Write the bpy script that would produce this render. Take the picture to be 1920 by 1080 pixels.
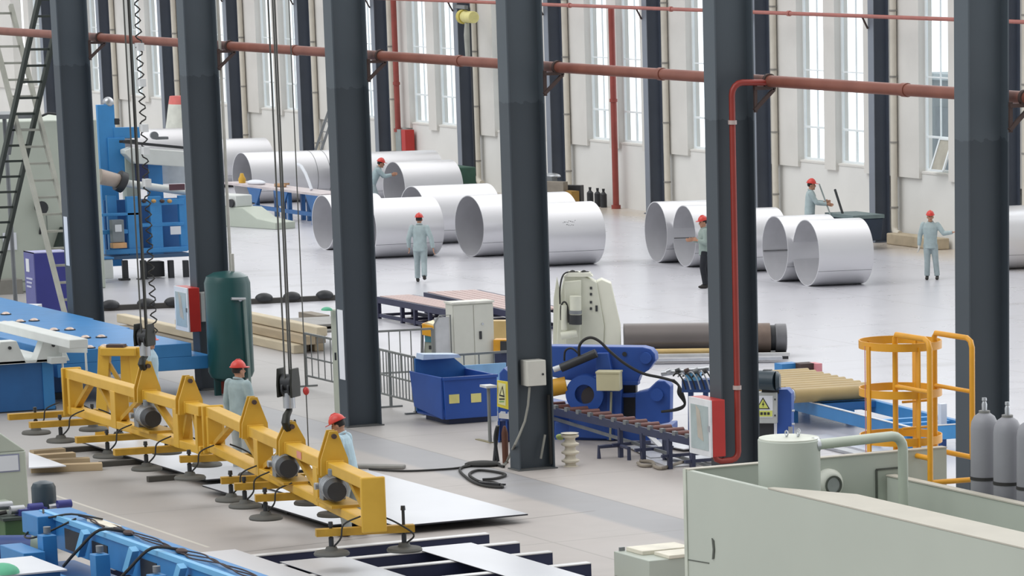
import bpy, math, random
from mathutils import Vector, Matrix
for o in list(bpy.data.objects): bpy.data.objects.remove(o, do_unlink=True)
SC = bpy.context.scene; COL = SC.collection
PI = math.pi; rnd = random.Random(7)
# ---------------------------------------------------------------- camera
CP = Vector((55.30525, -27.95791, 8.57607)); YAW, PIT, ROL, FPX = 0.6248259, 0.2282740, 0.0054430, 6976.535
SX, SY = 1132.257, 967.624            # the photograph is a crop: principal point offset in pixels
FW = Vector((-math.cos(YAW)*math.cos(PIT), math.sin(YAW)*math.cos(PIT), -math.sin(PIT)))
_r = FW.cross(Vector((0, 0, 1))).normalized(); _u = _r.cross(FW)
RT = _r*math.cos(ROL) + _u*math.sin(ROL); UP = _u*math.cos(ROL) - _r*math.sin(ROL)
cd = bpy.data.cameras.new('camera'); cam = bpy.data.objects.new('camera', cd); COL.objects.link(cam)
cd.sensor_width = 36; cd.lens = FPX/1920*36; cd.clip_start = 1; cd.clip_end = 600
cd.shift_x = -SX/1920; cd.shift_y = SY/1920
cam.matrix_world = Matrix((( RT.x, UP.x, -FW.x, CP.x), (RT.y, UP.y, -FW.y, CP.y), (RT.z, UP.z, -FW.z, CP.z), (0, 0, 0, 1)))
SC.camera = cam
# ---------------------------------------------------------------- light: an overcast white sky
W = bpy.data.worlds.new('sky'); SC.world = W; W.use_nodes = True
nt = W.node_tree; nt.nodes.clear()
wo = nt.nodes.new('ShaderNodeOutputWorld'); wb = nt.nodes.new('ShaderNodeBackground')
tc = nt.nodes.new('ShaderNodeTexCoord'); sp = nt.nodes.new('ShaderNodeSeparateXYZ'); cr = nt.nodes.new('ShaderNodeValToRGB')
nt.links.new(tc.outputs['Generated'], sp.inputs[0]); nt.links.new(sp.outputs['Z'], cr.inputs[0])
cr.color_ramp.elements[0].position = 0.0; cr.color_ramp.elements[0].color = (0.93, 0.97, 1.0, 1)
cr.color_ramp.elements[1].position = 1.0; cr.color_ramp.elements[1].color = (1.0, 0.99, 0.98, 1)
mr = nt.nodes.new('ShaderNodeMapRange'); mr.interpolation_type = 'SMOOTHSTEP'; nt.links.new(sp.outputs['Y'], mr.inputs[0])
mr.inputs[1].default_value = .1; mr.inputs[2].default_value = .6; mr.inputs[3].default_value = .78; mr.inputs[4].default_value = 1.9   # bright haze beyond the windows
nt.links.new(cr.outputs[0], wb.inputs[0]); mx = nt.nodes.new('ShaderNodeMapRange'); mx.interpolation_type = 'SMOOTHSTEP'; nt.links.new(sp.outputs['X'], mx.inputs[0])
mx.inputs[1].default_value = -.1; mx.inputs[2].default_value = .8; mx.inputs[3].default_value = 1.06; mx.inputs[4].default_value = .42   # sky dimmed towards +X to darken the column webs
mm = nt.nodes.new('ShaderNodeMath'); mm.operation = 'MULTIPLY'; nt.links.new(mr.outputs[0], mm.inputs[0]); nt.links.new(mx.outputs[0], mm.inputs[1]); nt.links.new(mm.outputs[0], wb.inputs[1])
nt.links.new(wb.outputs[0], wo.inputs[0])
sd = bpy.data.lights.new('skylight_sun', 'SUN'); so = bpy.data.objects.new('skylight_sun', sd); COL.objects.link(so)
sd.energy = 1.15; sd.angle = math.radians(50); so.rotation_euler = Vector((-.12, .62, -.78)).to_track_quat('-Z', 'Y').to_euler()
SC.view_settings.view_transform = 'Standard'; SC.view_settings.look = 'None'
SC.view_settings.exposure = 0.13; SC.view_settings.gamma = 1.0; SC.view_settings.use_curve_mapping = False

# ---------------------------------------------------------------- points on real planes seen along a pixel's ray
def ray(x, y): return FW + RT*((x-960-SX)/FPX) - UP*((y-540-SY)/FPX)
def F(x, y, z=0.0):
    d = ray(x, y); return CP + d*((z-CP.z)/d.z)
def oY(x, y, Y):
    d = ray(x, y); return CP + d*((Y-CP.y)/d.y)
def oX(x, y, X):
    d = ray(x, y); return CP + d*((X-CP.x)/d.x)
def pr(P):
    d = Vector(P)-CP; z = d.dot(FW); return (960+SX+FPX*d.dot(RT)/z, 540+SY-FPX*d.dot(UP)/z)
def hz(P, y):                        # height above plan point P that shows at image row y
    a, b = -2.0, 14.0
    for _ in range(40):
        m = (a+b)/2
        if pr((P[0], P[1], m))[1] > y: a = m
        else: b = m
    return a
def oV(x, y, P, ang):                # on the vertical plane through plan point P running along direction ang
    d = ray(x, y); n = Vector((-math.sin(ang), math.cos(ang), 0)); return CP + d*((Vector((P[0], P[1], 0))-CP).dot(n)/d.dot(n))

# ---------------------------------------------------------------- materials
def lin(c): return c/12.92 if c <= 0.04045 else ((c+0.055)/1.055)**2.4
def rgb(h): return tuple(lin(int(h[i:i+2], 16)/255) for i in (0, 2, 4)) + (1,)
MATS = {}
def mat(name, h, rough=0.5, metal=0.0, var=0.12, scale=3.0, bump=0.0, h2=None, spec=0.5, stretch=None, streak=0.0):
    if name in MATS: return MATS[name]
    m = bpy.data.materials.new(name); m.use_nodes = True; t = m.node_tree; b = t.nodes['Principled BSDF']
    b.inputs['Roughness'].default_value = rough; b.inputs['Metallic'].default_value = metal
    b.inputs['Specular IOR Level'].default_value = spec
    c = rgb(h); tc = t.nodes.new('ShaderNodeTexCoord'); mp = t.nodes.new('ShaderNodeMapping')
    t.links.new(tc.outputs['Object'], mp.inputs[0])
    if stretch: mp.inputs['Scale'].default_value = stretch
    n = t.nodes.new('ShaderNodeTexNoise'); n.inputs['Scale'].default_value = scale; n.inputs['Detail'].default_value = 5
    t.links.new(mp.outputs[0], n.inputs[0])
    r = t.nodes.new('ShaderNodeValToRGB'); r.color_ramp.elements[0].position = 0.3; r.color_ramp.elements[1].position = 0.7
    c2 = rgb(h2) if h2 else tuple(min(1, k*(1+var)) for k in c[:3])+(1,)
    c1 = c if h2 else tuple(k*(1-var) for k in c[:3])+(1,)
    r.color_ramp.elements[0].color = c1; r.color_ramp.elements[1].color = c2
    t.links.new(n.outputs[0], r.inputs[0]); t.links.new(r.outputs[0], b.inputs['Base Color'])
    if bump:
        bp = t.nodes.new('ShaderNodeBump'); bp.inputs['Strength'].default_value = bump; bp.inputs['Distance'].default_value = 0.02
        t.links.new(n.outputs[0], bp.inputs['Height']); t.links.new(bp.outputs[0], b.inputs['Normal'])
    MATS[name] = m; return m

# ---------------------------------------------------------------- mesh builder
class MB:
    def __init__(s): s.v = []; s.f = []; s.mi = []
    def add(s, vs, fs, m=0):
        o = len(s.v); s.v += [tuple(p) for p in vs]; s.f += [tuple(i+o for i in q) for q in fs]; s.mi += [m]*len(fs); return s
    def box(s, x0, x1, y0, y1, z0, z1, m=0):
        return s.add([(x0,y0,z0),(x1,y0,z0),(x1,y1,z0),(x0,y1,z0),(x0,y0,z1),(x1,y0,z1),(x1,y1,z1),(x0,y1,z1)],
                     [(0,3,2,1),(4,5,6,7),(0,1,5,4),(1,2,6,5),(2,3,7,6),(3,0,4,7)], m)
    def cbox(s, c, d, m=0, R=None):
        vs = [Vector((a*d[0]/2, b*d[1]/2, e*d[2]/2)) for e in (-1,1) for a,b in ((-1,-1),(1,-1),(1,1),(-1,1))]
        if R is not None:
            if isinstance(R, (int, float)): R = Matrix.Rotation(R, 3, 'Z')
            vs = [R @ q for q in vs]
        return s.add([q+Vector(c) for q in vs], [(0,3,2,1),(4,5,6,7),(0,1,5,4),(1,2,6,5),(2,3,7,6),(3,0,4,7)], m)
    def bar(s, a, b, w, h, m=0, up=(0,0,1)):      # rectangular bar from a to b
        a, b = Vector(a), Vector(b); d = (b-a).normalized(); up = Vector(up)
        if abs(d.dot(up)) > .98: up = Vector((1,0,0))
        e = d.cross(up).normalized(); u = e.cross(d)
        vs = [p + e*(i*w/2) + u*(j*h/2) for p in (a,b) for i,j in ((-1,-1),(1,-1),(1,1),(-1,1))]
        return s.add(vs, [(0,1,2,3),(7,6,5,4),(0,4,5,1),(1,5,6,2),(2,6,7,3),(3,7,4,0)], m)
    def cyl(s, a, b, r, r2=None, n=16, m=0, caps=True):
        a, b = Vector(a), Vector(b); r2 = r if r2 is None else r2; d = (b-a).normalized()
        e = d.cross(Vector((0,0,1)) if abs(d.z) < .95 else Vector((1,0,0))).normalized(); u = e.cross(d)
        vs = []
        for p, q in ((a,r),(b,r2)):
            vs += [p + (e*math.cos(2*PI*i/n) + u*math.sin(2*PI*i/n))*q for i in range(n)]
        fs = [(i,(i+1)%n,n+(i+1)%n,n+i) for i in range(n)]
        if caps: fs += [tuple(range(n-1,-1,-1)), tuple(range(n,2*n))]
        return s.add(vs, fs, m)
    def tube(s, pts, r, n=8, m=0, closed=False):
        pts = [Vector(p) for p in pts]; k = len(pts); vs = []
        u = None
        for i, p in enumerate(pts):
            if closed: d = (pts[(i+1)%k]-pts[i-1]).normalized()
            else: d = (pts[min(i+1,k-1)]-pts[max(i-1,0)]).normalized()
            if u is None: u = d.orthogonal().normalized()
            u = (u - d*u.dot(d)).normalized(); e = d.cross(u)
            rr = r[i] if isinstance(r, (list,tuple)) else r
            vs += [p + (u*math.cos(2*PI*j/n)+e*math.sin(2*PI*j/n))*rr for j in range(n)]
        fs = []
        for i in range(k if closed else k-1):
            a, b = i*n, ((i+1)%k)*n
            fs += [(a+j, a+(j+1)%n, b+(j+1)%n, b+j) for j in range(n)]
        if not closed: fs += [tuple(range(n-1,-1,-1)), tuple(range((k-1)*n, k*n))]
        return s.add(vs, fs, m)
    def stube(s, pts, r, n=8, m=0):       # tube through the points as a smooth curve
        pts = [Vector(p) for p in pts]; out = []; k = len(pts)
        for i in range(k-1):
            p0, p1, p2, p3 = pts[max(i-1,0)], pts[i], pts[i+1], pts[min(i+2,k-1)]
            for j in range(5):
                u = j/5; out.append(.5*((2*p1)+(p2-p0)*u+(2*p0-5*p1+4*p2-p3)*u*u+(3*p1-p0-3*p2+p3)*u**3))
        return s.tube(out+[pts[-1]], r, n, m)
    def hollow(s, a, b, ro, ri, n=40, m=0, m_in=None):
        a, b = Vector(a), Vector(b); d = (b-a).normalized()
        e = d.cross(Vector((0,0,1)) if abs(d.z) < .95 else Vector((1,0,0))).normalized(); u = e.cross(d)
        vs = []
        for p, q in ((a,ro),(b,ro),(b,ri),(a,ri)):
            vs += [p + (e*math.cos(2*PI*i/n) + u*math.sin(2*PI*i/n))*q for i in range(n)]
        for k in range(4):
            A, B = k*n, ((k+1)%4)*n
            s.add([], [], m)
        o = len(s.v); s.v += [tuple(q) for q in vs]
        for k in range(4):
            A, B = o+k*n, o+((k+1)%4)*n
            s.f += [(A+i, A+(i+1)%n, B+(i+1)%n, B+i) for i in range(n)]
            s.mi += [m if (k != 2 or m_in is None) else m_in]*n
        return s
    def extr(s, poly, o, ax, ay, depth, m=0):     # polygon in the plane (o, ax, ay), pushed along ax x ay by depth
        o, ax, ay = Vector(o), Vector(ax).normalized(), Vector(ay).normalized(); nn = ax.cross(ay)*depth; k = len(poly)
        A = [o+ax*x+ay*y for x,y in poly]; vs = A + [q+nn for q in A]
        return s.add(vs, [tuple(range(k-1,-1,-1)), tuple(range(k,2*k))] + [(i,(i+1)%k,k+(i+1)%k,k+i) for i in range(k)], m)
    def lathe(s, prof, base=(0,0,0), n=24, m=0, axis=None):   # prof: (radius, height) pairs
        base = Vector(base); ax = Vector(axis).normalized() if axis else Vector((0,0,1)); e = ax.orthogonal().normalized(); u = ax.cross(e); k = len(prof)
        vs = [base + ax*h + (e*math.cos(2*PI*j/n)+u*math.sin(2*PI*j/n))*r for r,h in prof for j in range(n)]
        fs = [(i*n+j, i*n+(j+1)%n, (i+1)*n+(j+1)%n, (i+1)*n+j) for i in range(k-1) for j in range(n)]
        if prof[0][0] > 1e-4: fs.append(tuple(range(n-1,-1,-1)))
        if prof[-1][0] > 1e-4: fs.append(tuple(range((k-1)*n, k*n)))
        return s.add(vs, fs, m)
    def ell(s, c, rx, ry, rz, n=16, k=10, m=0, z0=-1.0, z1=1.0, R=None):
        c = Vector(c); vs = []
        t0, t1 = math.asin(z0), math.asin(z1)
        for i in range(k+1):
            t = t0+(t1-t0)*i/k
            for j in range(n):
                q = Vector((rx*math.cos(t)*math.cos(2*PI*j/n), ry*math.cos(t)*math.sin(2*PI*j/n), rz*math.sin(t)))
                vs.append(c + (R @ q if R is not None else q))
        fs = [(i*n+j, i*n+(j+1)%n, (i+1)*n+(j+1)%n, (i+1)*n+j) for i in range(k) for j in range(n)]
        fs += [tuple(range(n-1,-1,-1)), tuple(range(k*n, (k+1)*n))]
        return s.add(vs, fs, m)
    def build(s, name, mats, parent=None, loc=(0,0,0), rotz=0.0, bev=0.0, ang=38):
        me = bpy.data.meshes.new(name); me.from_pydata(s.v, [], s.f)
        for m in (mats if isinstance(mats, (list,tuple)) else [mats]): me.materials.append(m)
        for p, i in zip(me.polygons, s.mi): p.material_index = i; p.use_smooth = True
        me.update(); me.validate()
        me.set_sharp_from_angle(angle=math.radians(ang))
        o = bpy.data.objects.new(name, me); COL.objects.link(o)
        if parent: o.parent = parent
        else: o.location = loc; o.rotation_euler = (0,0,rotz)
        if bev:
            b = o.modifiers.new('edge', 'BEVEL'); b.width = bev; b.segments = 2; b.limit_method = 'ANGLE'; b.angle_limit = math.radians(40)
        return o
def tag(o, label=None, cat=None, group=None, kind=None):
    if label: o['label'] = label
    if cat: o['category'] = cat
    if group: o['group'] = group
    if kind: o['kind'] = kind
    return o
def thing(name, label, cat, loc=(0,0,0), rotz=0.0, group=None):
    o = bpy.data.objects.new(name, None); COL.objects.link(o); o.location = loc; o.rotation_euler = (0,0,rotz); o.empty_display_size = .2
    return tag(o, label, cat, group)
def part(name, mb, m, parent, bev=0.0, label=None, ang=38):
    o = mb.build(name, m, parent, bev=bev, ang=ang)
    if label: o['label'] = label
    return o
def struct(name, mb, m, bev=0.0): return tag(mb.build(name, m, bev=bev), kind='structure')
def copy_tree(o, parent=None):
    c = o.copy(); COL.objects.link(c)
    if parent: c.parent = parent
    for ch in list(o.children): copy_tree(ch, c)
    return c
def again(src, label, loc, rotz=None):
    c = copy_tree(src); c.location = loc; c['label'] = label
    if rotz is not None: c.rotation_euler = (0,0,rotz)
    return c
def local(p, loc, rotz=0.0):          # world point -> local frame of a thing
    return Matrix.Rotation(-rotz, 3, 'Z') @ (Vector(p)-Vector(loc))
# ================================================================ SETTING
M_wall = mat('plaster', 'dbdbd8', .85, var=.05, scale=.7, h2='e3e3e0')
M_pier = mat('plaster_pier', 'd4d2cd', .85, var=.05, scale=.9, h2='dddbd6')
M_frame = mat('window_frame', 'e8eef0', .5, var=.03)
M_steel = mat('column_steel', '4b535b', .55, var=.10, scale=1.2)
# floor: concrete slabs with joints, a grey walkway band and a tan strip along the wall
def floor_mat():
    m = bpy.data.materials.new('floor_concrete'); m.use_nodes = True; t = m.node_tree; b = t.nodes['Principled BSDF']
    L = t.links; tc = t.nodes.new('ShaderNodeTexCoord'); se = t.nodes.new('ShaderNodeSeparateXYZ'); L.new(tc.outputs['Object'], se.inputs[0])
    def noise(sc, det=5, st=(1,1,1)):
        mp = t.nodes.new('ShaderNodeMapping'); mp.inputs['Scale'].default_value = st; L.new(tc.outputs['Object'], mp.inputs[0])
        n = t.nodes.new('ShaderNodeTexNoise'); n.inputs['Scale'].default_value = sc; n.inputs['Detail'].default_value = det; L.new(mp.outputs[0], n.inputs[0]); return n.outputs[0]
    def M(op, a, bb=None, c=None):
        n = t.nodes.new('ShaderNodeMath'); n.operation = op
        for i, q in enumerate((a, bb, c)):
            if q is None: continue
            if isinstance(q, (int,float)): n.inputs[i].default_value = q
            else: L.new(q, n.inputs[i])
        return n.outputs[0]
    def ramp(x, a, b_):     # smooth 0..1
        n = t.nodes.new('ShaderNodeMapRange'); n.interpolation_type = 'SMOOTHSTEP'; L.new(x, n.inputs[0]); n.inputs[1].default_value = a; n.inputs[2].default_value = b_; return n.outputs[0]
    def mix(f, A, B):
        n = t.nodes.new('ShaderNodeMix'); n.data_type = 'RGBA'
        L.new(f, n.inputs[0]) if not isinstance(f, (int,float)) else setattr(n.inputs[0], 'default_value', f)
        for i, q in ((6,A),(7,B)):
            if isinstance(q, tuple): n.inputs[i].default_value = q
            else: L.new(q, n.inputs[i])
        return n.outputs[2]
    X, Y = se.outputs['X'], se.outputs['Y']
    base = mix(ramp(M('ADD', X, M('MULTIPLY', Y, .8)), -9.0, 1.0), mix(noise(.35), rgb('999795'), rgb('a6a3a0')), mix(noise(.35), rgb('aca5a1'), rgb('bab3ae')))
    base = mix(M('MULTIPLY', noise(2.2, 8), .5), base, rgb('9d9996'))
    far = mix(noise(.25), rgb('c2c2c8'), rgb('d0d0d6'))  # far floor painted paler and bluer, standing in for reflected sky and walls
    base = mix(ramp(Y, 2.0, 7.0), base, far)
    Yw = M('ADD', Y, M('MULTIPLY', X, 0.02))
    walk = M('MULTIPLY', ramp(Yw, -1.62, -1.42), M('SUBTRACT', 1, ramp(Yw, -.56, -.50)))
    base = mix(M('MULTIPLY', walk, .9), base, rgb('949497'))
    tan = M('MULTIPLY', ramp(Y, 27.2, 29.3), M('ADD', .25, noise(.8)))
    base = mix(M('MULTIPLY', tan, .8), base, rgb('c9b9a0'))
    # joints
    def joint(c, per, off, w):
        a = M('ABSOLUTE', M('SUBTRACT', M('MODULO', M('ADD', c, 600.0+off), per), per/2)); return M('SUBTRACT', 1, ramp(a, w, w*2.2))
    j = M('MAXIMUM', joint(X, 6.0, 1.9, .012), joint(Y, 6.0, .3, .012))
    e1 = M('SUBTRACT', 1, ramp(M('ABSOLUTE', M('ADD', Yw, .53)), .012, .03))
    e2 = M('SUBTRACT', 1, ramp(M('ABSOLUTE', M('SUBTRACT', X, M('ADD', 4.55, M('MULTIPLY', Y, -.12)))), .012, .04))
    e2 = M('MULTIPLY', e2, M('SUBTRACT', 1, ramp(Y, -1.4, -1.3)))
    j = M('MAXIMUM', M('MULTIPLY', j, .35), M('MAXIMUM', M('MULTIPLY', e1, .45), M('MULTIPLY', e2, .6)))
    base = mix(j, base, rgb('6f6b66'))
    ln = M('MULTIPLY', M('SUBTRACT', 1, ramp(M('ABSOLUTE', M('ADD', Y, 7.6)), .02, .035)), M('MULTIPLY', ramp(X, -1.6, -1.5), M('SUBTRACT', 1, ramp(X, 4.7, 4.8))))
    base = mix(M('MULTIPLY', ln, .7), base, rgb('d2cfc4'))
    st = M('MULTIPLY', ramp(noise(.9, 9, (1,.35,1)), .58, .75), .28)
    base = mix(st, base, rgb('8d8984'))
    L.new(base, b.inputs['Base Color'])
    rg = M('ADD', M('MULTIPLY', ramp(Y, 0, 8), -.22), M('ADD', .45, M('MULTIPLY', noise(1.3), .12))); L.new(rg, b.inputs['Roughness'])
    b.inputs['Specular IOR Level'].default_value = .5
    return m
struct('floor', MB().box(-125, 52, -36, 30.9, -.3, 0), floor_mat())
# far wall with recessed window strips between piers
WY = 30.337; S = 6.7; COLX = [-36.958+6.69435*i for i in range(-12, 4)]
lower = MB().box(-118, -12, WY+.06, WY+.42, 0, 2.1)
piers = MB()
edges = [-118]
for cx in COLX:
    edges += [cx+1.72, cx+3.25, cx+3.88, cx+5.46]
edges.append(-12)
for a, b in zip(edges[0::2], edges[1::2]):
    if b > -12: b = -12
    if a < b: piers.box(a, b, WY-.04, WY+.42, 1.9, 9.5)
piers.box(-118, -12, WY, WY+.42, 8.9, 10.5)
struct('wall_far', lower, M_wall)
struct('trim_1', piers, M_pier)
# windows
def glass_mat():
    m = bpy.data.materials.new('window_glass'); m.use_nodes = True; t = m.node_tree; t.nodes.remove(t.nodes['Principled BSDF'])
    o = t.nodes['Material Output']; tr = t.nodes.new('ShaderNodeBsdfTransparent'); gl = t.nodes.new('ShaderNodeBsdfGlossy'); mx = t.nodes.new('ShaderNodeMixShader')
    tr.inputs[0].default_value = (.97,.99,1,1); gl.inputs['Roughness'].default_value = .02; 
    mx.inputs[0].default_value = .06; t.links.new(tr.outputs[0], mx.inputs[1]); t.links.new(gl.outputs[0], mx.inputs[2]); t.links.new(mx.outputs[0], o.inputs[0]); return m
M_glass = glass_mat()
def window(k, x0, x1, open_sash=False):
    gy = WY+.22; f = MB(); z0, z1 = 2.1, 8.9; w = .05; xm = (x0+x1)/2
    zs = [z0+.06, 3.07, 4.75, 6.42, 8.84]
    f.box(x0, x0+.05, gy-.04, gy+.04, z0, z1); f.box(x1-.05, x1, gy-.04, gy+.04, z0, z1)
    f.box(x0+.05, x1-.05, gy-.036, gy+.036, z0, z0+.08); f.box(x0+.05, x1-.05, gy-.036, gy+.036, z1-.06, z1)
    f.box(xm-.012, xm+.012, gy-.024, gy+.024, 3.11, z1-.06); f.box(xm-.03, xm+.03, gy-.032, gy+.032, z0+.08, 3.05)
    f.box(x0+.05, x1-.05, gy-.036, gy+.036, 3.05, 3.11)
    for z in (4.75, 6.42): f.box(x0+.05, x1-.05, gy-.02, gy+.02, z-.018, z+.018)
    w = struct('window_%d' % k, f, M_frame)
    g = MB()
    if open_sash: g.box(x0+.08, x1-.08, gy-.004, gy+.004, 3.1, z1); g.box(x0+.08, xm, gy-.004, gy+.004, z0+.08, 3.05)
    else: g.box(x0+.08, x1-.08, gy-.004, gy+.004, z0+.05, z1-.05)
    part('pane', g, M_glass, w)
    s = MB().extr([(0,0),(.2,-.06),(.2,.0),(0,.02)], (x1, WY+.24, z0), (0,-1,0), (0,0,1), x1-x0); part('sill', s, M_pier, w)
    if open_sash:
        sg = MB(); a0 = Vector((xm+.03, gy-.05, 3.05)); dx = Vector((x1-.1-xm-.03,0,0)); dn = Vector((0,-.32,-.86))
        for a, b in ((a0, a0+dx), (a0+dn, a0+dn+dx), (a0, a0+dn), (a0+dx, a0+dx+dn)): sg.bar(a, b, .06, .05)
        sh = part('sash', sg, M_frame, w)
        part('pane', MB().add([a0, a0+dx, a0+dx+dn, a0+dn], [(0,1,2,3)]), mat('dusty_glass', 'a9a598', .2), sh)
    return w
k = 1
for i, cx in enumerate(COLX[:-1]):
    for a, b in ((1.72, 3.25), (3.88, 5.46)):
        if cx+b > -12 or cx+a < -108: continue
        window(k, cx+a, cx+b, open_sash=(i == 12 and a < 2)); k += 1
# wall columns: H sections with the flange towards the hall; each its own steel column
def h_mesh(B, D, z1, tf=.02, tw=.014, sec=None):
    m = MB()
    m.box(-B/2, B/2, -D/2, -D/2+tf, 0, z1); m.box(-B/2, B/2, D/2-tf, D/2, 0, z1); m.box(-tw/2, tw/2, -D/2+tf, D/2-tf, 0, z1)
    return m
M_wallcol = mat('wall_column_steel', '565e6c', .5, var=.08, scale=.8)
M_wallcol_lit = mat('wall_column_steel_lit', '7f8691', .5, var=.06, scale=.8)  # same steel in a paler tone, painting the front flange as lit
def wallcol_mesh():
    m = MB(); B, D, t = .30, .508, .02
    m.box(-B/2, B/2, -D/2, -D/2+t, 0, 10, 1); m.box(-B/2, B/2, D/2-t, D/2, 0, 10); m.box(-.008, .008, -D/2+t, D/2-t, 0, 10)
    return m
wc = None
ORD = ['leftmost', 'second', 'third', 'fourth', 'fifth', 'sixth', 'seventh', 'eighth', 'ninth', 'tenth', 'eleventh', 'twelfth', 'thirteenth']
vis = [c for c in COLX if -105 < c < -26]
for i, cx in enumerate(vis):
    lab = 'dark steel column against the windowed far wall, %s from the left in its row' % ORD[i]
    loc = (cx, WY-.04-.256, 0)
    if wc is None:
        wc = thing('wall_column', lab, 'column', loc, 0, 'steel columns along the windowed far wall')
        part('shaft', wallcol_mesh(), [M_wallcol, M_wallcol_lit], wc)
        part('base_plate', MB().box(-.2,.2,-.3,.29,0,.03), M_wallcol, wc)
    else: again(wc, lab, loc)
# downpipes right of every wall column
M_dp = mat('downpipe_cream', 'cfc9bc', .6, var=.05)
dp = None
for i, cx in enumerate(vis):
    lab = 'cream rainwater downpipe on the far wall beside the %s column from the left' % ORD[i]
    loc = (cx+.58, WY-.16, 0)
    if dp is None:
        dp = thing('downpipe', lab, 'pipe', loc, 0, 'cream downpipes on the far wall')
        m = MB().tube([(0,0,9.5),(0,0,.5),(.03,-.01,.38),(.14,-.03,.30),(.34,-.03,.28)], .1, 12); part('pipe', m, M_dp, dp)
        for z in (1.0, 2.85, 4.7, 6.55):
            part('collar', MB().cyl((0,0,z),(0,0,z+.05),.115,n=12), mat('pipe_collar','8d8a84',.6), dp)
    else: again(dp, lab, loc)
    
tag(MB().box(-36.958+.75, -36.958+3.3, WY-.55, WY-.05, 0, .32).build('concrete_plinth', mat('plinth_concrete','b9ab93',.9,var=.15,scale=3), bev=.03),
    'tan concrete plinth at the wall foot behind the pointing worker', 'plinth')
# ---------------------------------------------------------------- near row of H columns
def near_col_mat():
    m = bpy.data.materials.new('column_paint'); m.use_nodes = True; t = m.node_tree; b = t.nodes['Principled BSDF']; L = t.links
    tc = t.nodes.new('ShaderNodeTexCoord'); se = t.nodes.new('ShaderNodeSeparateXYZ'); L.new(tc.outputs['Object'], se.inputs[0])
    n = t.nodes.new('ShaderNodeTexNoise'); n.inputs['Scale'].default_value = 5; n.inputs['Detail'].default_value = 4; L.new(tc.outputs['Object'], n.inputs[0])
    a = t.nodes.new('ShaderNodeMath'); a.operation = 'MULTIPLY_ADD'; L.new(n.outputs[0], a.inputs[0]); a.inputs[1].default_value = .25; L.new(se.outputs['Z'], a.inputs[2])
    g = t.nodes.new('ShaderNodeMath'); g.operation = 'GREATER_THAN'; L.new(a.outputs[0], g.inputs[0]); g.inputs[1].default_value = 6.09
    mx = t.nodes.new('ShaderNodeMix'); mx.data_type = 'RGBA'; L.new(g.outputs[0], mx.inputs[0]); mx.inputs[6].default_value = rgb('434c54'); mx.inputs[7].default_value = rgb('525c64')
    n2 = t.nodes.new('ShaderNodeTexNoise'); n2.inputs['Scale'].default_value = 1.1; n2.inputs['Detail'].default_value = 6; L.new(tc.outputs['Object'], n2.inputs[0])
    m2 = t.nodes.new('ShaderNodeMix'); m2.data_type = 'RGBA'; m2.blend_type = 'MULTIPLY'; m2.inputs[0].default_value = .35; L.new(mx.outputs[2], m2.inputs[6])
    r = t.nodes.new('ShaderNodeValToRGB'); r.color_ramp.elements[0].color = (.75,.75,.75,1); r.color_ramp.elements[0].position = .3; r.color_ramp.elements[1].position = .7; L.new(n2.outputs[0], r.inputs[0]); L.new(r.outputs[0], m2.inputs[7])
    L.new(m2.outputs[2], b.inputs['Base Color']); b.inputs['Roughness'].default_value = .5; return m
M_col = near_col_mat()
NCOL = {1: 'row column behind the blue conveyor at far left', 2: 'row column behind the dark green tank', 3: 'row column with white notice beside the grey-green cabinet',
        4: 'row column carrying a cream electrical box and loose cable', 5: 'row column with a red fire pipe running down it', 6: 'rightmost row column behind the yellow ladder cage'}
M_dpg = mat('conduit_grey','b8b6ae',.5)
src = None
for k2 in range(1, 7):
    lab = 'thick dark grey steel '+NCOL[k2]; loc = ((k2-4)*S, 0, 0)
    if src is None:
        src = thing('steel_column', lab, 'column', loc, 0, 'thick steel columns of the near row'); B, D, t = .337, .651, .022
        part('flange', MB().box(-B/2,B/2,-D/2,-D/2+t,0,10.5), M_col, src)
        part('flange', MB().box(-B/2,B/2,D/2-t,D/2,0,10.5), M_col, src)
        part('web', MB().box(-.008,.008,-D/2+t,D/2-t,0,10.5), M_col, src)
        part('base_plate', MB().box(-.2,.2,-.36,.36,0,.02), mat('base_plate_steel','5a5c5c',.7), src)
    else: src2 = again(src, lab, loc)
# ---------------------------------------------------------------- red pipes
M_red = mat('red_pipe_paint', '8c5647', .5, var=.15, scale=2, h2='7a473a')
M_redp = mat('red_pipe_pink', 'a9685f', .5, var=.1, scale=2)
M_rust = mat('rust_bracket', '4a3a36', .7)
PZ = 6.515; PY = .55
t = thing('fire_main_pipe', 'thick red-brown pipe running along the near row of columns', 'pipe', (0, PY, PZ))
part('pipe', MB().cyl((-45,0,0),(18,0,0),.085,n=20), M_red, t)
for k2 in range(1, 8):
    m = MB(); X = (k2-4)*S+.23
    m.bar((X,-.26,-.1),(X,.1,-.1),.05,.05); m.bar((X,-.26,-.42),(X,.08,-.12),.05,.05); m.bar((X,-.24,-.45),(X,-.24,-.05),.05,.03)
    m.hollow((X-.03,0,0),(X+.03,0,0),.11,.084,n=20)
    part('bracket', m, M_rust, t)
for X in (-15.2, -10.2, -3.4, 3.6, 10.6): part('coupling', MB().cyl((X,0,0),(X+.12,0,0),.098,n=20), M_red, t)
t = thing('sprinkler_pipe', 'thin pinkish red pipe running along the columns of the far wall', 'pipe', (0, WY-.75, 6.41))
part('pipe', MB().cyl((-112,0,0),(-14,0,0),.055,n=12), M_redp, t)
for cx in vis:
    m = MB().bar((cx-.1,.17,-.02),(cx-.1,-.04,-.02),.05,.05).bar((cx-.1,.17,-.35),(cx-.1,0,-.05),.05,.04); part('bracket', m, M_rust, t)
for X in (-55, -48.3, -41.2): part('coupling', MB().cyl((X,0,0),(X+.12,0,0),.08,n=12), M_redp, t)
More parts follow.
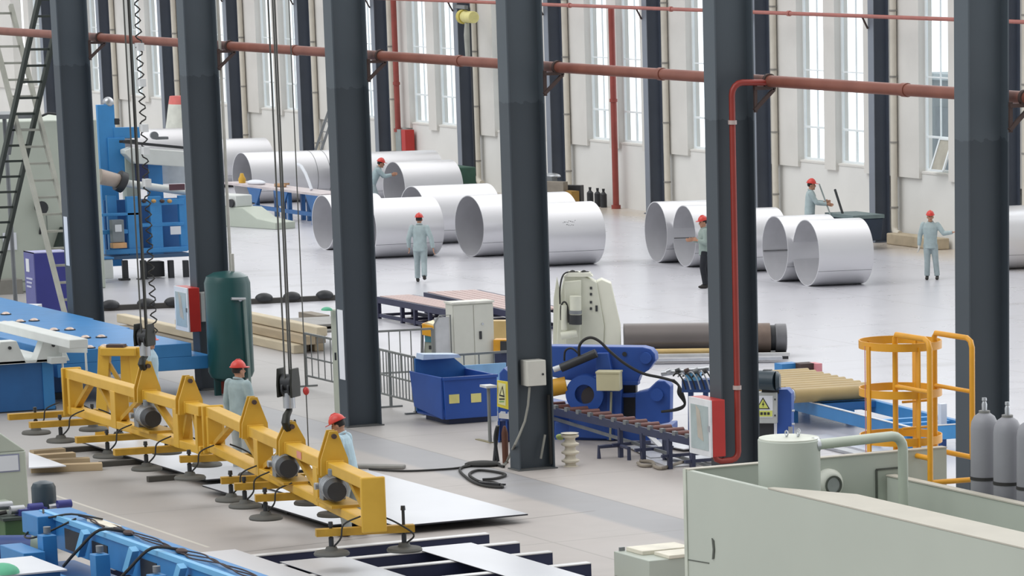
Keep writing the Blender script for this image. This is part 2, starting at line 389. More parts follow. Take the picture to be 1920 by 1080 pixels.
# vertical red risers on the far wall
def riser(px, pyb, lab, ztop, zb, name='fire_riser'):
    P = oY(px, pyb, WY-.3); t = thing(name, lab, 'pipe', (P.x, WY-.3, 0))
    part('pipe', MB().cyl((0,0,zb),(0,0,ztop),.1,n=14), mat('riser_red','94443c',.5,var=.1), t)
    part('foot_flange', MB().cyl((0,0,zb),(0,0,zb+.12),.15,n=14), mat('riser_red','94443c',.5,var=.1), t); part('collar', MB().cyl((0,0,3.4),(0,0,3.5),.125,n=14), mat('riser_red','94443c',.5,var=.1), t)
    return t
riser(1153, 300, 'red riser pipe standing in front of the far wall between windows', 6.4, 0)
riser(743, 150, 'red riser pipe on the far wall dropping to the red hydrant cabinet', 9, 1.75)
# pipe drop on the fifth column with its elbow
X5, Y5 = S, 0
t = thing('hydrant_drop_pipe', 'bright red pipe dropping down the web of the fifth column to the hydrant box', 'pipe', (0,0,0))
px = X5+.235
A = oX(1440,153,px); yy = oX(1378,500,px).y; zt = oX(1378,155,px).z; zb = oX(1378,862,px).z
pts = [(px, .6, PZ-.02), (px, yy+.18, zt)] + [(px, yy+.18*(1-math.sin(a)), zt-.18*(1-math.cos(a))) for a in (.4,.8,1.2,1.57)] + [(px, yy, zb+.12)]
pts += [(px, yy-.12*(1-math.cos(a)), zb+.12-.12*math.sin(a)) for a in (.5,1.0,1.57)]
y0 = oX(1340,850,px).y
pts += [(px, y0+.1, zb), (px, y0+.03, zb+.03), (px, y0, zb+.1)]
part('pipe', MB().tube(pts, .046, 12), mat('drop_red','923229',.4,var=.08), t)
for z in (5.9, 2.0): part('clamp', MB().cyl((px,yy,z),(px,yy,z+.06),.065,n=12), mat('clamp_grey','b7a8a4',.5), t)
# ================================================================ BIG STEEL PIPES LYING ON THE FLOOR (axes run across the hall)
def tube_mat():
    m = mat('brushed_stainless', 'e3e3e6', .33, .55, var=.04, scale=1.2, stretch=(1,.15,1)); return m
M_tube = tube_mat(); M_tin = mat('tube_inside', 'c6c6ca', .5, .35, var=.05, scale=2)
M_seam = mat('weld_seam', '77787a', .6, .3)
def big_tube(x, yb, yt, L, ang, label, seams=(), inseam=False, D=None):
    P = F(x, yb) if yb else F(x, yt, 1.64); P = Vector((P.x, P.y, 0)); D = min(hz(P, yt), 1.66) if yb else 1.64; R = D/2
    a = math.radians(ang-90); t = thing('steel_pipe', label, 'pipe', (P.x, P.y, 0), a, 'large stainless pipes lying on the hall floor')
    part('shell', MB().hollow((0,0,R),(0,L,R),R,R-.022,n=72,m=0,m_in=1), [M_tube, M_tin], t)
    w = MB().bar((R*.86,.01,R*.5),(R*.86,L-.01,R*.5),.014,.014); part('seam', w, M_seam, t)
    if inseam: part('inner_seam', MB().bar((-(R-.03)*.985,.02,R*.86),(-(R-.03)*.985,L*.9,R*.86),.02,.03), M_seam, t)
    for s in seams: part('ring_weld', MB().hollow((0,s,R),(0,s+.015,R),R+.004,R-.01,n=72), M_seam, t)
    return t
PT = [(1512,536,411,1.5,83,'shiny short stainless pipe nearest the right, in front of the pair of pipes',(),False),
      (1454,527,405,1.5,83,'stainless pipe tucked just left behind the shiny front right pipe',(),True),
      (1342,0,392,1.7,83,'stainless pipe mostly hidden behind the fifth column and the black-trousered worker',(),False),
      (1284,500,385,1.6,83,'stainless pipe with a dark seam inside, beside the black-trousered worker',(),True),
      (1231,492,378,2.1,83,'leftmost stainless pipe of the right-hand cluster',(),False),
      (882,481,366,3.0,92,'stainless pipe with its wide open end just left of the fourth column',(),False),
      (1000,499,379,1.75,88,'stainless pipe sticking out right of the fourth column with small marks on its side',(),False),
      (685,484,373,2.0,90,'stainless pipe behind the walking worker, left end hidden by the third column',(),False),
      (608,468,366,1.6,90,'stainless pipe whose open end shows just left of the third column',(),False),
      (772,0,349,2.4,92,'stainless pipe with its dark arch showing above the pipe behind the walker',(),False),
      (737,0,303,2.0,90,'stainless pipe at whose mouth a worker is bending',(),False),
      (655,0,286,3.0,90,'long stainless pipe at the back, behind the bending worker',(),False),
      (452,0,286,3.25,90,'stainless pipe with two ring welds behind the blue work bench',(2.3,2.75),False),
      (363,0,262,2.6,90,'stainless pipe at the back between the second column and the blue bench',(),False),
      (232,0,243,2.2,90,'white stainless pipe behind the blue boom machine at far left',(),False),
      (1834,506,382,1.6,85,'stainless pipe cut off by the right edge of the frame',(),False)]
for a in PT:
    tb = big_tube(*a)
    if a[0] == 1000:
        mk = random.Random(4); R = .83
        for i in range(14):
            an = .12+.02*mk.random()+(.22 if i > 8 else .33)+mk.uniform(-.03,.03); yy = .55+.045*(i%9)+.1*(i > 8)
            p = Vector((math.cos(an)*(R+.001), yy, R+math.sin(an)*(R+.001))); part('pencil_mark', MB().cbox(p, (.004,mk.uniform(.012,.03),mk.uniform(.01,.035))), M_seam, tb)

# ================================================================ PEOPLE
M_skin = mat('skin', 'b98a70', .6, var=.05); M_hair = mat('hair_black', '1f1b1a', .6)
M_helm = mat('helmet_red', 'd5473f', .35, var=.05); M_shoe = mat('shoe_dark', '2a2826', .6); M_glove = mat('glove_white', 'dcd9d2', .8)
M_eye = mat('eye_dark', '1c1512', .3); M_lip = mat('lip', '96564b', .5); M_dkred = mat('shoe_dark_red', '4a1f1e', .6)
def cloth(n, h): return mat(n, h, .9, var=.10, scale=7, bump=.5)
M_work = cloth('workwear_grey_blue', 'a9b9bb'); M_workt = cloth('workwear_trousers', 'a3b1b4'); M_lblue = cloth('shirt_light_blue', 'b9d2de')
M_sage = cloth('jacket_sage', '94a39d'); M_blackt = cloth('trousers_black', '23262c'); M_lgrey = cloth('trousers_light_grey', 'a7adac'); M_dblue = cloth('jacket_steel_blue', '9fb2b6')
def loft(mb, rings, n=14):     # rings: (centre, rx, ry) horizontal-ish ellipses
    vs = []
    for c, rx, ry in rings:
        vs += [Vector(c)+Vector((rx*math.cos(2*PI*j/n), ry*math.sin(2*PI*j/n), 0)) for j in range(n)]
    k = len(rings)
    fs = [(i*n+j, i*n+(j+1)%n, (i+1)*n+(j+1)%n, (i+1)*n+j) for i in range(k-1) for j in range(n)]
    fs += [tuple(range(n-1,-1,-1)), tuple(range((k-1)*n, k*n))]
    return mb.add(vs, fs)
def remesh(o, vox, sm=6):
    r = o.modifiers.new('one_surface', 'REMESH'); r.mode = 'VOXEL'; r.voxel_size = vox; r.use_smooth_shade = True
    s = o.modifiers.new('soften', 'SMOOTH'); s.iterations = sm; s.factor = .5
    return o
def person(label, loc, rot, jacket, trousers, lean=0.0, side=0.0, headyaw=0.0, headpitch=0.0, eL=(-.03,.05,-.30), wL=(.03,.02,-.27), eR=(-.03,-.05,-.30), wR=(.03,-.02,-.27),
           kL=(.02,.10,.50), aL=(0,.10,.09), kR=(.02,-.10,.50), aR=(0,-.10,.09), shoe=None, gloves='', h=1.0, vox=.011, pelvis=(0,0), group='workers in red helmets'):
    t = thing('person', label, 'person', loc, rot, group); t.scale = (h,h,h)
    ph = .93; P0 = Vector((pelvis[0], pelvis[1], ph))
    Rm = Matrix.Rotation(lean, 3, 'Y') @ Matrix.Rotation(side, 3, 'X')
    U = lambda x, y, z: P0 + Rm @ Vector((x, y, z-ph))
    Hc = U(.02, 0, 1.60); Rh = Rm @ Matrix.Rotation(headyaw, 3, 'Z') @ Matrix.Rotation(headpitch, 3, 'Y')
    Hd = lambda x, y, z: Hc + Rh @ Vector((x, y, z))
    sh = {1: U(-.01,.185,1.40), -1: U(-.01,-.185,1.40)}
    el = {1: sh[1]+Vector(eL), -1: sh[-1]+Vector(eR)}; wr = {1: el[1]+Vector(wL), -1: el[-1]+Vector(wR)}
    kn = {1: Vector(kL), -1: Vector(kR)}; an = {1: Vector(aL), -1: Vector(aR)}
    hp = {1: P0+Vector((0,.09,-.03)), -1: P0+Vector((0,-.09,-.03))}
    # --- body: one continuous skin surface (torso, neck, head, arms, hands, legs)
    b = MB()
    loft(b, [(U(0,0,.88),.10,.15),(U(0,0,1.0),.105,.15),(U(0,0,1.15),.10,.135),(U(.01,0,1.3),.11,.16),(U(0,0,1.40),.09,.15),(U(0,0,1.455),.06,.08)])
    b.tube([U(-.005,0,1.42), U(.005,0,1.50), Hd(-.01,0,-.06)], [.062,.056,.055], 12)
    b.ell(Hd(-.005,0,.02), .095,.076,.105, R=Rh); b.ell(Hd(.03,0,-.05), .062,.055,.068, R=Rh); b.ell(Hd(.075,0,-.095), .022,.026,.02, R=Rh)
    b.tube([Hd(.088,0,.02), Hd(.108,0,-.025), Hd(.09,0,-.037)], [.012,.016,.012], 8)
    for s in (1,-1):
        b.ell(Hd(-.005,.078*s,-.01), .02,.012,.032, R=Rh)
        b.tube([sh[s], (sh[s]+el[s])/2, el[s]], [.058,.05,.042], 10); b.tube([el[s], (el[s]*.6+wr[s]*.4), wr[s]], [.043,.04,.028], 10)
        d = (wr[s]-el[s]).normalized(); nrm = d.cross(Vector((1,0,0)) if abs(d.x) < .8 else Vector((0,0,1))).normalized()   # out of the palm plane
        w2 = nrm.cross(d).normalized(); pc = wr[s]+d*.05
        q = Matrix((d, w2, nrm)).transposed(); b.ell(pc, .055,.042,.017, R=q)
        for i, ln in enumerate((.065,.078,.073,.055)):
            o = (1.5-i)*.024; a = wr[s]+d*.088+w2*o
            b.tube([a-d*.02, a+d*ln*.45-nrm*.004*s, a+d*ln*.8-nrm*.02*s, a+d*ln-nrm*.035*s], [.0105,.010,.009,.008], 7)
        a = wr[s]+d*.03+w2*.035; b.tube([a-w2*.015, a+w2*.018+d*.02, a+w2*.026+d*.055], [.013,.011,.009], 7)
        b.tube([hp[s], (hp[s]+kn[s])/2, kn[s]], [.085,.072,.052], 12); b.tube([kn[s], kn[s]*.65+an[s]*.35, an[s]], [.052,.05,.036], 12)
    remesh(part('body', b, M_skin, t), min(vox,.009), 3)
    # --- face
    for s in (1,-1): part('eye', MB().ell(Hd(.083,.032*s,.015), .010,.013,.007, n=10, k=6, R=Rh), M_eye, t)
    part('mouth', MB().ell(Hd(.088,0,-.062), .008,.022,.006, n=10, k=6, R=Rh), M_lip, t)
    part('hair', MB().ell(Hd(-.022,0,.022), .091,.083,.098, n=18, k=10, z0=-.55, R=Rh), M_hair, t)
    # --- helmet with brim and ridge
    hm = MB(); hm.ell(Hd(-.005,0,.055), .125,.105,.115, n=24, k=8, z0=0.0, R=Rh)
    hm.tube([Hd(.10*math.cos(a)-.0, 0, .055+.118*math.sin(a)) for a in (.3,.8,1.3,1.8,2.3,2.8)], .014, 8)
    br = []
    for j in range(28):
        a = 2*PI*j/28; k_ = .012+.05*max(0, math.cos(a))**2; br.append((a, .127+k_, .107+k_*.7))
    vs = [Hd(-.005+rx*math.cos(a), ry*math.sin(a), .055-.012*max(0,math.cos(a))) for a, rx, ry in br] + [Hd(-.005+rx*math.cos(a), ry*math.sin(a), .065-.012*max(0,math.cos(a))) for a, rx, ry in br]
    hm.add(vs, [tuple(range(27,-1,-1)), tuple(range(28,56))]+[(i,(i+1)%28,28+(i+1)%28,28+i) for i in range(28)])
    part('helmet', hm, M_helm, t)
    # --- jacket
    j = MB()
    loft(j, [(U(0,0,.80),.135,.185),(U(0,0,.9),.135,.18),(U(0,0,1.05),.135,.17),(U(.01,0,1.22),.14,.185),(U(.01,0,1.34),.135,.195),(U(0,0,1.42),.105,.17),(U(0,0,1.47),.075,.09)], 18)
    for s in (1,-1):
        j.ell(sh[s], .075,.07,.075); j.tube([sh[s], (sh[s]+el[s])/2, el[s]], [.075,.07,.062], 12); j.ell(el[s], .06,.06,.06)
        j.tube([el[s], (el[s]+wr[s])/2, wr[s]-(wr[s]-el[s]).normalized()*.015], [.062,.058,.047], 12)
    remesh(part('jacket', j, jacket, t), vox, 8)
    part('collar', MB().tube([U(.065*math.cos(a), .07*math.sin(a), 1.475-.02*math.cos(a)) for a in [k_*2*PI/12 for k_ in range(12)]], .018, 8, closed=True), jacket, t)
    # --- trousers
    g = MB(); loft(g, [(P0+Vector((0,0,-.14)),.12,.16),(P0+Vector((0,0,-.02)),.125,.172),(P0+Vector((0,0,.06)),.12,.165)], 18)
    for s in (1,-1):
        e = an[s]+(kn[s]-an[s]).normalized()*.01
        g.tube([hp[s], hp[s]*.5+kn[s]*.5, kn[s]], [.102,.092,.078], 14); g.ell(kn[s], .076,.076,.076); g.tube([kn[s], (kn[s]+e)/2, e], [.078,.074,.072], 14)
    remesh(part('trousers', g, trousers, t), vox, 8)
    for s in (1,-1):
        a = an[s]; dz = min(0, 0); f = MB(); f.ell((a.x+.06, a.y, a.z-.045), .13,.048,.045, n=16, k=8); f.ell((a.x-.005, a.y, a.z-.01), .055,.045,.06, n=14, k=8)
        remesh(part('shoe', f, shoe or M_shoe, t), .01, 2)
        if (s == 1 and 'L' in gloves) or (s == -1 and 'R' in gloves):
            d = (wr[s]-el[s]).normalized(); nrm = d.cross(Vector((1,0,0)) if abs(d.x) < .8 else Vector((0,0,1))).normalized(); w2 = nrm.cross(d).normalized()
            q = Matrix((d, w2, nrm)).transposed(); m = MB(); m.tube([wr[s]-d*.05, wr[s]+d*.01], [.045,.036], 10); m.ell(wr[s]+d*.055, .065,.052,.028, R=q)
            for i, ln in enumerate((.065,.078,.073,.055)):
                o = (1.5-i)*.026; a2 = wr[s]+d*.088+w2*o; m.tube([a2-d*.02, a2+d*ln*.45-nrm*.004*s, a2+d*ln*.85-nrm*.022*s, a2+d*ln*1.05-nrm*.037*s], [.014,.0135,.0125,.011], 7)
            a2 = wr[s]+d*.03+w2*.037; m.tube([a2-w2*.015, a2+w2*.02+d*.02, a2+w2*.028+d*.06], [.017,.015,.012], 7)
            remesh(part('glove', m, M_glove, t, label='white work glove'), .009, 2)
    return t
RD = math.radians
P = F(790,529); person('worker in grey-blue workwear seen from behind, walking away past the stainless pipes', (P.x,P.y,0), RD(150), M_work, M_workt, h=.985,
    lean=.03, eL=(-.02,.10,-.29), wL=(.10,.0,-.24), eR=(-.05,-.11,-.28), wR=(-.02,-.04,-.26), kL=(.10,.09,.52), aL=(.12,.10,.085), kR=(-.02,-.09,.49), aR=(-.22,-.10,.16), headyaw=-.1)
P = F(1745,524); person('worker in pale blue workwear facing the camera with one arm stretched out to the side', (P.x,P.y,0), RD(-38), M_lblue if False else M_work, M_workt, h=1.0,
    eL=(.02,.16,-.22), wL=(.06,.25,.04), eR=(-.02,-.09,-.29), wR=(.03,-.02,-.26), kL=(.0,.13,.5), aL=(-.01,.17,.085), kR=(.03,-.08,.5), aR=(.02,-.09,.085), gloves='R', headyaw=.15)
P = F(1322,540); person('worker in sage jacket and black trousers, half hidden by the fifth column, arm bent', (P.x,P.y,0), RD(248), M_sage, M_blackt, h=1.02,
    eL=(.0,.06,-.28), wL=(.2,-.05,.06), eR=(.03,-.08,-.27), wR=(.24,.03,.02), kL=(.06,.10,.5), aL=(.0,.12,.085), kR=(-.02,-.10,.5), aR=(-.1,-.12,.1), headyaw=.3, headpitch=.15)
P = oY(1519,450,27.3); P = Vector((P.x,P.y,0)); hh = hz(P,337); person('worker by the far wall behind the right pipes, holding a thin rod', (P.x,P.y,0), RD(62), M_work, M_workt, h=hh/1.74,
    lean=.05, eL=(.12,.05,-.26), wL=(.26,-.06,.02), eR=(.16,-.03,-.24), wR=(.27,.06,-.04), headyaw=-.2, vox=.013)
PP4 = P
P = F(707,403); person('worker bending at the mouth of a stainless pipe at the back', (P.x,P.y,0), RD(70), M_dblue, M_workt, h=1.04, lean=.42,
    eL=(.18,.04,-.22), wL=(.22,-.03,.03), eR=(.2,-.03,-.2), wR=(.22,.02,.05), headpitch=-.2, vox=.013, pelvis=(-.12,0))
P = F(455,888); person('worker in grey-blue workwear with his back turned, standing behind the yellow lifting beam', (P.x,P.y,0), RD(112), M_dblue, M_lgrey, h=1.05,
    eL=(.0,.07,-.29), wL=(.10,.02,-.25), eR=(.02,-.08,-.29), wR=(.16,.0,-.22), headyaw=-.25, vox=.009)
P = F(659,1004); person('worker in light blue shirt turned left, behind the near end of the yellow beam', (P.x,P.y,0), RD(228), M_lblue, M_lgrey, h=1.02,
    lean=.16, headpitch=.25, eL=(-.02,.08,-.29), wL=(.16,-.02,-.22), eR=(.0,-.07,-.29), wR=(.15,.03,-.22), gloves='LR', shoe=M_dkred, kL=(.08,.09,.5), aL=(.02,.10,.085), kR=(-.05,-.09,.5), aR=(-.18,-.10,.1), vox=.009)
P = F(288,812); person('worker in light blue shirt standing behind the hook block of the left crane', (P.x,P.y,0), RD(60), M_lblue, M_lgrey, h=1.0, headyaw=-.6, vox=.011)
# ================================================================ VACUUM LIFTING BEAMS
M_yel = mat('beam_yellow', 'c99d31', .45, var=.10, scale=2.5, h2='d6aa3c'); M_yeld = mat('beam_yellow_worn', 'b88f2c', .55, var=.15, scale=5)
M_dark = mat('dark_steel', '35373a', .5, .2); M_grey = mat('machine_grey', '7b7f82', .45, .2); M_rub = mat('rubber_black', '2b2b2a', .7); M_chr = mat('bright_steel', 'b9bcc0', .3, .8)
M_cup = mat('suction_pad_grey', '5c5c58', .7, var=.1)
def lifting_beam(label, C0, yaw, L, posts, eyes, arms, zb, zt, pumps, armdir, ends=(True, True)):
    t = thing('vacuum_lifting_beam', label, 'lifting beam', (C0[0], C0[1], 0), yaw, 'yellow vacuum lifting beams')
    h = .16; w = .22
    part('top_chord', MB().box(0, L, -w/2, w/2, zt-h, zt), M_yel, t, bev=.012)
    part('bottom_chord', MB().box(0, L, -w/2, w/2, zb, zb+.13), M_yel, t, bev=.012)
    for i, s in enumerate(posts):
        wd = .11 if 0 < i < len(posts)-1 else .05
        part('post', MB().box(s-wd, s+wd, -w/2-.01, w/2+.01, zb, zt-h+.02), M_yel, t, bev=.01)
    for s, on in ((0, ends[0]), (L, ends[1])):
        if on: part('end_plate', MB().box(s-.03, s+.03, -.17, .17, zb-.04, zt+.02), M_yel, t, bev=.02)
    for a, b in zip(posts[:-1], posts[1:]):
        m_ = (a+b)/2; g = (b-a)*.12
        for p, q in ((a+.06, m_-g), (b-.06, m_+g)):
            part('brace', MB().bar((p, 0, zb+.13), (q, 0, zt-h), .10, .07), M_yeld, t)
    for s, hh in eyes:                                    # lifting lugs: pairs of triangular plates with a pin
        for dx in (-.09, .06): part('lug', MB().extr([(-.20,-.19),(.20,-.19),(.19,.03),(.055,hh),(-.055,hh),(-.19,.03)], (s+dx, 0, zt), (0,1,0), (0,0,1), .03), M_yel, t)
        part('saddle', MB().box(s-.13, s+.13, -w/2-.012, w/2+.012, zt-h-.01, zt+.015), M_yel, t, bev=.006)
        part('pin', MB().cyl((s-.13,0,zt+hh-.07),(s+.13,0,zt+hh-.07),.035,n=12), M_rust, t)
    for s, n_, f_, tip in arms:
        ar = MB(); d = Vector((math.cos(armdir), math.sin(armdir), 0)); a, b = Vector((s,0,zb-.05))-d*n_, Vector((s,0,zb-.05))+d*f_
        part('cross_arm', ar.bar(a, b, .12, .10), M_yeld, t)
        for q in (a+d*tip, b-d*.14):
            st = MB(); tt = .2 if s > L-.5 and q.y > 0 else .03; st.cyl((q.x,q.y,zb-.27),(q.x,q.y,zb+tt),.022,n=10); st.cyl((q.x,q.y,zb+tt),(q.x,q.y,zb+tt+.06),.035,.03,n=10); st.cyl((q.x,q.y,zb-.24),(q.x,q.y,zb-.12),.035,n=10)
            part('stem', st, M_dark, t)
            cp = MB().lathe([(.235,0),(.24,.025),(.22,.05),(.09,.065),(.07,.11),(.03,.12)], (q.x,q.y,zb-.36), 28); part('suction_cup', cp, M_cup, t)
            hs = [Vector((q.x+.05,q.y+.02,zb-.24)), Vector((q.x+.12,q.y+.1,zb-.12)), Vector((q.x*.7+s*.3+.1, q.y*.7, zb+.06)), Vector((s+.1, q.y*.25, zb+.16))]
            part('hose', MB().stube(hs, .013, 6), M_rub, t)
    for s, kind in pumps:                                  # vacuum pump: motor barrel, grey housing and black end bell
        p = MB(); p.cyl((s-.30,-.06,zb+.36),(s+.12,-.12,zb+.36),.17,n=22); p.box(s-.42,s-.22,-.2,.12,zb+.14,zb+.46); p.cyl((s-.1,-.08,zb+.5),(s-.1,-.08,zb+.62),.07,n=12)
        pm = part('vacuum_pump', p, M_grey, t, bev=.01)
        part('end_bell', MB().cyl((s+.12,-.12,zb+.36),(s+.32,-.15,zb+.36),.165,.13,n=22), M_dark, pm)
        for k_ in range(4): part('cooling_rib', MB().hollow((s-.2+k_*.08,-.07-.01*k_,zb+.36),(s-.18+k_*.08,-.07-.01*k_,zb+.36),.182,.16,n=22), M_chr, pm)
        part('gauge', MB().cyl((s-.45,-.2,zb+.34),(s-.45,-.25,zb+.34),.05,n=14), M_chr, pm)
        part('hose', MB().tube([(s-.4,0,zb+.46),(s-.45,.02,zb+.6),(s-.55,.02,zb+.55),(s-.6,0,zb+.25),(s-.62,-.02,zb+.13)], .02, 8), M_rub, pm)
        part('pump_bed', MB().box(s-.45,s+.35,-.24,.2,zb+.13,zb+.17), M_yeld, t)
    return t
ZC = .45; ZB = ZC+.36
def beam_from(p0, p1, z):
    a, b = F(p0[0], p0[1], z), F(p1[0], p1[1], z); d = b-a; return a, math.atan2(d.y, d.x), math.hypot(d.x, d.y)
ZT = hz(F(698, 993, ZB), 897)
aB, yB, LB = beam_from((398,762), (698,897), ZT)
aA, yA, LA = beam_from((133,691), (384,761), ZT)
def sB(x, y): q = oV(x, y, aB, yB)-aB; return q.x*math.cos(yB)+q.y*math.sin(yB)
def sA(x, y): q = oV(x, y, aA, yA)-aA; return q.x*math.cos(yA)+q.y*math.sin(yA)
def s_cup(x, y, a, yaw): q = F(x, y, ZC)-a; return q.x*math.cos(yaw)+q.y*math.sin(yaw)
armsB = [(s_cup(390,897,aB,yB), .62, .62, .14), (s_cup(455,937,aB,yB)+.1, .62, .6, .14), (s_cup(490,948,aB,yB)+.12, .6, .62, .14), (s_cup(530,970,aB,yB)+.12, .62, .62, .14), (LB-.30, .7, .62, .2)]
beamB = lifting_beam('yellow vacuum lifting beam at right, nearest the camera, hung over the floor plates', aB, yB, LB,
    [.08, sB(492,805), sB(604,855), LB-.08], [(sB(475,790),.42), (sB(545,822),.30), (sB(624,858),.42)], armsB, ZB, ZT, [(sB(550,880), 0), (sB(648,930)-.2, 0)], RD(84))
armsA = [(s_cup(118,798,aA,yA)+.4, .95, .6, .45), (s_cup(170,817,aA,yA)+.1, 1.0, .6, .5), (s_cup(262,845,aA,yA)+.1, 1.0, .6, .5), (s_cup(340,868,aA,yA)+.1, 1.0, .6, .5)]
beamA = lifting_beam('yellow vacuum lifting beam at left, its far end beside the blue machine', aA, yA, LA,
    [.15, sA(222,716), sA(340,748), LA-.12], [(sA(276,730),.46), (sA(354,752),.40)], armsA, ZB-.06, ZT, [(sA(290,765), 0)], RD(86), ends=(True, False))
part('sticker', MB().box(sB(575,838)-.12, sB(575,838)+.12, -.117, -.113, ZT-.13, ZT-.03), mat('sticker_pink','d98f7c',.5), beamB)
# trapezoid yellow stand behind the left beam
Pt = F(233, 822); W0, W1, H = 1.15, .62, hz(Pt, 651); Pt = Vector((Pt.x, Pt.y, 0))
t = thing('lifting_stand', 'yellow steel A-shaped stand behind the left lifting beam', 'stand', Pt, RD(52))
m = MB()
for (x0,z0),(x1,z1) in (((-.40,.0),(-.25,H)),((.36,.0),(.27,H))):
    part('upright', MB().bar((x0,0,z0),(x1,0,z1),.14,.2), M_yel, t, bev=.01)
part('top_beam', MB().box(-.30,.32,-.16,.16,H-.14,H), M_yel, t, bev=.015)
part('side_plate', MB().extr([(0,H*.42),(.38,H*.42),(.31,H-.1),(.02,H-.1)], (0,.0,0), (1,0,0), (0,0,1), .03), M_yel, t)
part('brace', MB().bar((-.24,0,H-.2),(.15,0,H*.42),.08,.06), M_yeld, t); part('brace', MB().bar((-.36,0,H*.42),(.38,0,H*.42),.1,.06), M_yeld, t)
part('foot', MB().box(-.5,.5,-.2,.2,0,.05), M_yeld, t)
part('lug', MB().box(-.2,.1,-.1,.1,H,H+.05), M_rust, t)
# hook blocks on their ropes
M_hook = mat('hook_block_black', '23251f', .5, .2, var=.2); M_rope = mat('wire_rope', '5a5b58', .5, .4)
def hook_block(label, ptop, pbot, eye, a0, yaw, s, rope_x):
    q = Vector((a0.x+s*math.cos(yaw), a0.y+s*math.sin(yaw), 0)); zt_ = hz(q, ptop); zb_ = hz(q, pbot); ze = ZT+eye-.08
    t = thing('hook_block', label, 'crane hook', (q.x, q.y, ze), RD(-50), 'crane hook blocks'); z = lambda v: v-ze; w = .14
    bk = MB(); H_ = zt_-zb_
    for dy in (-.12, .09): part('cheek_plate', MB().extr([(-w,z(zb_)+.1),(w,z(zb_)+.1),(w*1.05,z(zb_)+H_*.55),(w*.8,z(zt_)),(-w*.8,z(zt_)),(-w*1.05,z(zb_)+H_*.55)], (0,dy+.03,0), (1,0,0), (0,0,1), .03), M_hook, t, bev=.01)
    for i in (-1, 0, 1): part('sheave', MB().cyl((0,-.085+.01,z(zt_)-.2-.0),(0,.075,z(zt_)-.2),.115,n=20) if i == 0 else MB().cyl((0,.05*i-.015,z(zb_)+H_*.45),(0,.05*i+.015,z(zb_)+H_*.45),.125,n=20), M_dark, t)
    part('swivel', MB().cyl((0,0,z(zb_)-.06),(0,0,z(zb_)+.16),.085,n=16), M_chr, t)
    pts = [(0,0,z(zb_)-.02),(.0,0,z(zb_)-.12),(.10,0,z(zb_)-.22),(.14,0,z(zb_)-.34),(.09,0,z(zb_)-.46),(-.02,0,z(zb_)-.50),(-.12,0,z(zb_)-.44),(-.16,0,z(zb_)-.34)]
    sc = min(1.0, (zb_-ze+.02)/.47) if zb_-ze > .1 else .8
    pts = [(x*1.0, 0, z(zb_)+(zz-z(zb_))*sc) for x,_,zz in pts]
    part('hook', MB().tube(pts, [.045,.045,.055,.06,.06,.05,.04,.015], 12), M_hook, t)
    for dx in rope_x: part('wire_rope', MB().cyl((dx,0,z(zt_)-.2),(dx*1.0,0,z(zt_)+14),.013,n=8), M_rope, t)
    return t, q, zt_
hbB, qB, zB1 = hook_block('black crane hook block holding the right lifting beam, red-knobbed cord beside it', 690, 757, .30, aB, yB, sB(545,822), (-.11,-.05,.09))
hbA, qA, zA1 = hook_block('black crane hook block in front of the worker, holding the left lifting beam', 607, 660, .46, aA, yA, sA(276,730), (-.10,.09))
# coiled power cord and festoon chain beside the left hook
t = thing('festoon_cable', 'black looped cable hanging beside the left crane ropes', 'cable', (qA.x, qA.y+.17, 2.2))
pts = []; n = 340
for i in range(n):
    zz = 1.2 + i*.0345; a = i*1.3; r = .05 if zz < 6 else .04
    pts.append((r*math.cos(a)-.11*0, r*math.sin(a), zz-1.0))
part('coil', MB().tube(pts, .012, 5), M_rub, t); part('core_cable', MB().cyl((-.1,-.1,.1),(-.1,-.1,12.5),.02,n=8), M_rub, t)
for zz, a in ((4.6,.2),(4.05,1.0),(3.35,.4),(3.0,2.2),(2.5,.8)): part('tag_tape', MB().box(-.06,.08,-.05,.05,zz,zz+.12), mat('tape_white','dfe2e4',.5), t)
t = thing('pull_cord', 'thin pull cord with a red knob hanging right of the right hook', 'cord', (qB.x+.2, qB.y+.18, ZT))
zt_k = hz((qB.x+.2,qB.y+.18), 733)
part('cord', MB().cyl((0,0,-.35),(0,0,14),.009,n=6), M_rope, t); part('knob', MB().ell((0,0,zt_k-ZT),.045,.045,.06), mat('knob_red','b4312c',.4), t)
# ================================================================ STEEL PLATES AND TIMBERS ON THE FLOOR
M_plate = mat('plate_white_film', 'd3d5da', .35, .25, var=.03, scale=.8); M_edge = mat('plate_edge_dark', '2a2c33', .6)
def plate(label, x0, x1, y0, y1, z, th=.025):
    t = thing('steel_plate', label, 'steel plate', ((x0+x1)/2, (y0+y1)/2, z), 0, 'bright steel plates lying flat'); a, b = (x1-x0)/2, (y1-y0)/2
    part('sheet', MB().box(-a, a, -b, b, th-.004, th), M_plate, t); part('edge', MB().box(-a, a, -b, b, 0, th-.004), M_edge, t); return t
def timber(label, x0, x1, y0, y1, z0, z1, h='4a4844', grp='dark packing timbers under the plates'):
    return tag(MB().box(-(x1-x0)/2, (x1-x0)/2, -(y1-y0)/2, (y1-y0)/2, 0, z1-z0).build('timber', mat('timber_'+h, h, .85, var=.2, scale=4, stretch=(1,.2,1)), loc=((x0+x1)/2,(y0+y1)/2,z0), bev=.006), label, 'timber', grp)
plate('long bright plate on the floor under the left lifting beam', -6.55, -1.0, -5.26, -3.75, .09)
plate('bright plate in the middle, under the right lifting beam', -.45, 4.45, -5.56, -4.0, .09)
plate('large bright plate with its right corner in the open floor', -.35, 5.25, -4.9, -2.76, .118)
plate('small bright plate farthest back, behind the worker in light blue', -3.4, -1.23, -3.70, -3.02, .09)
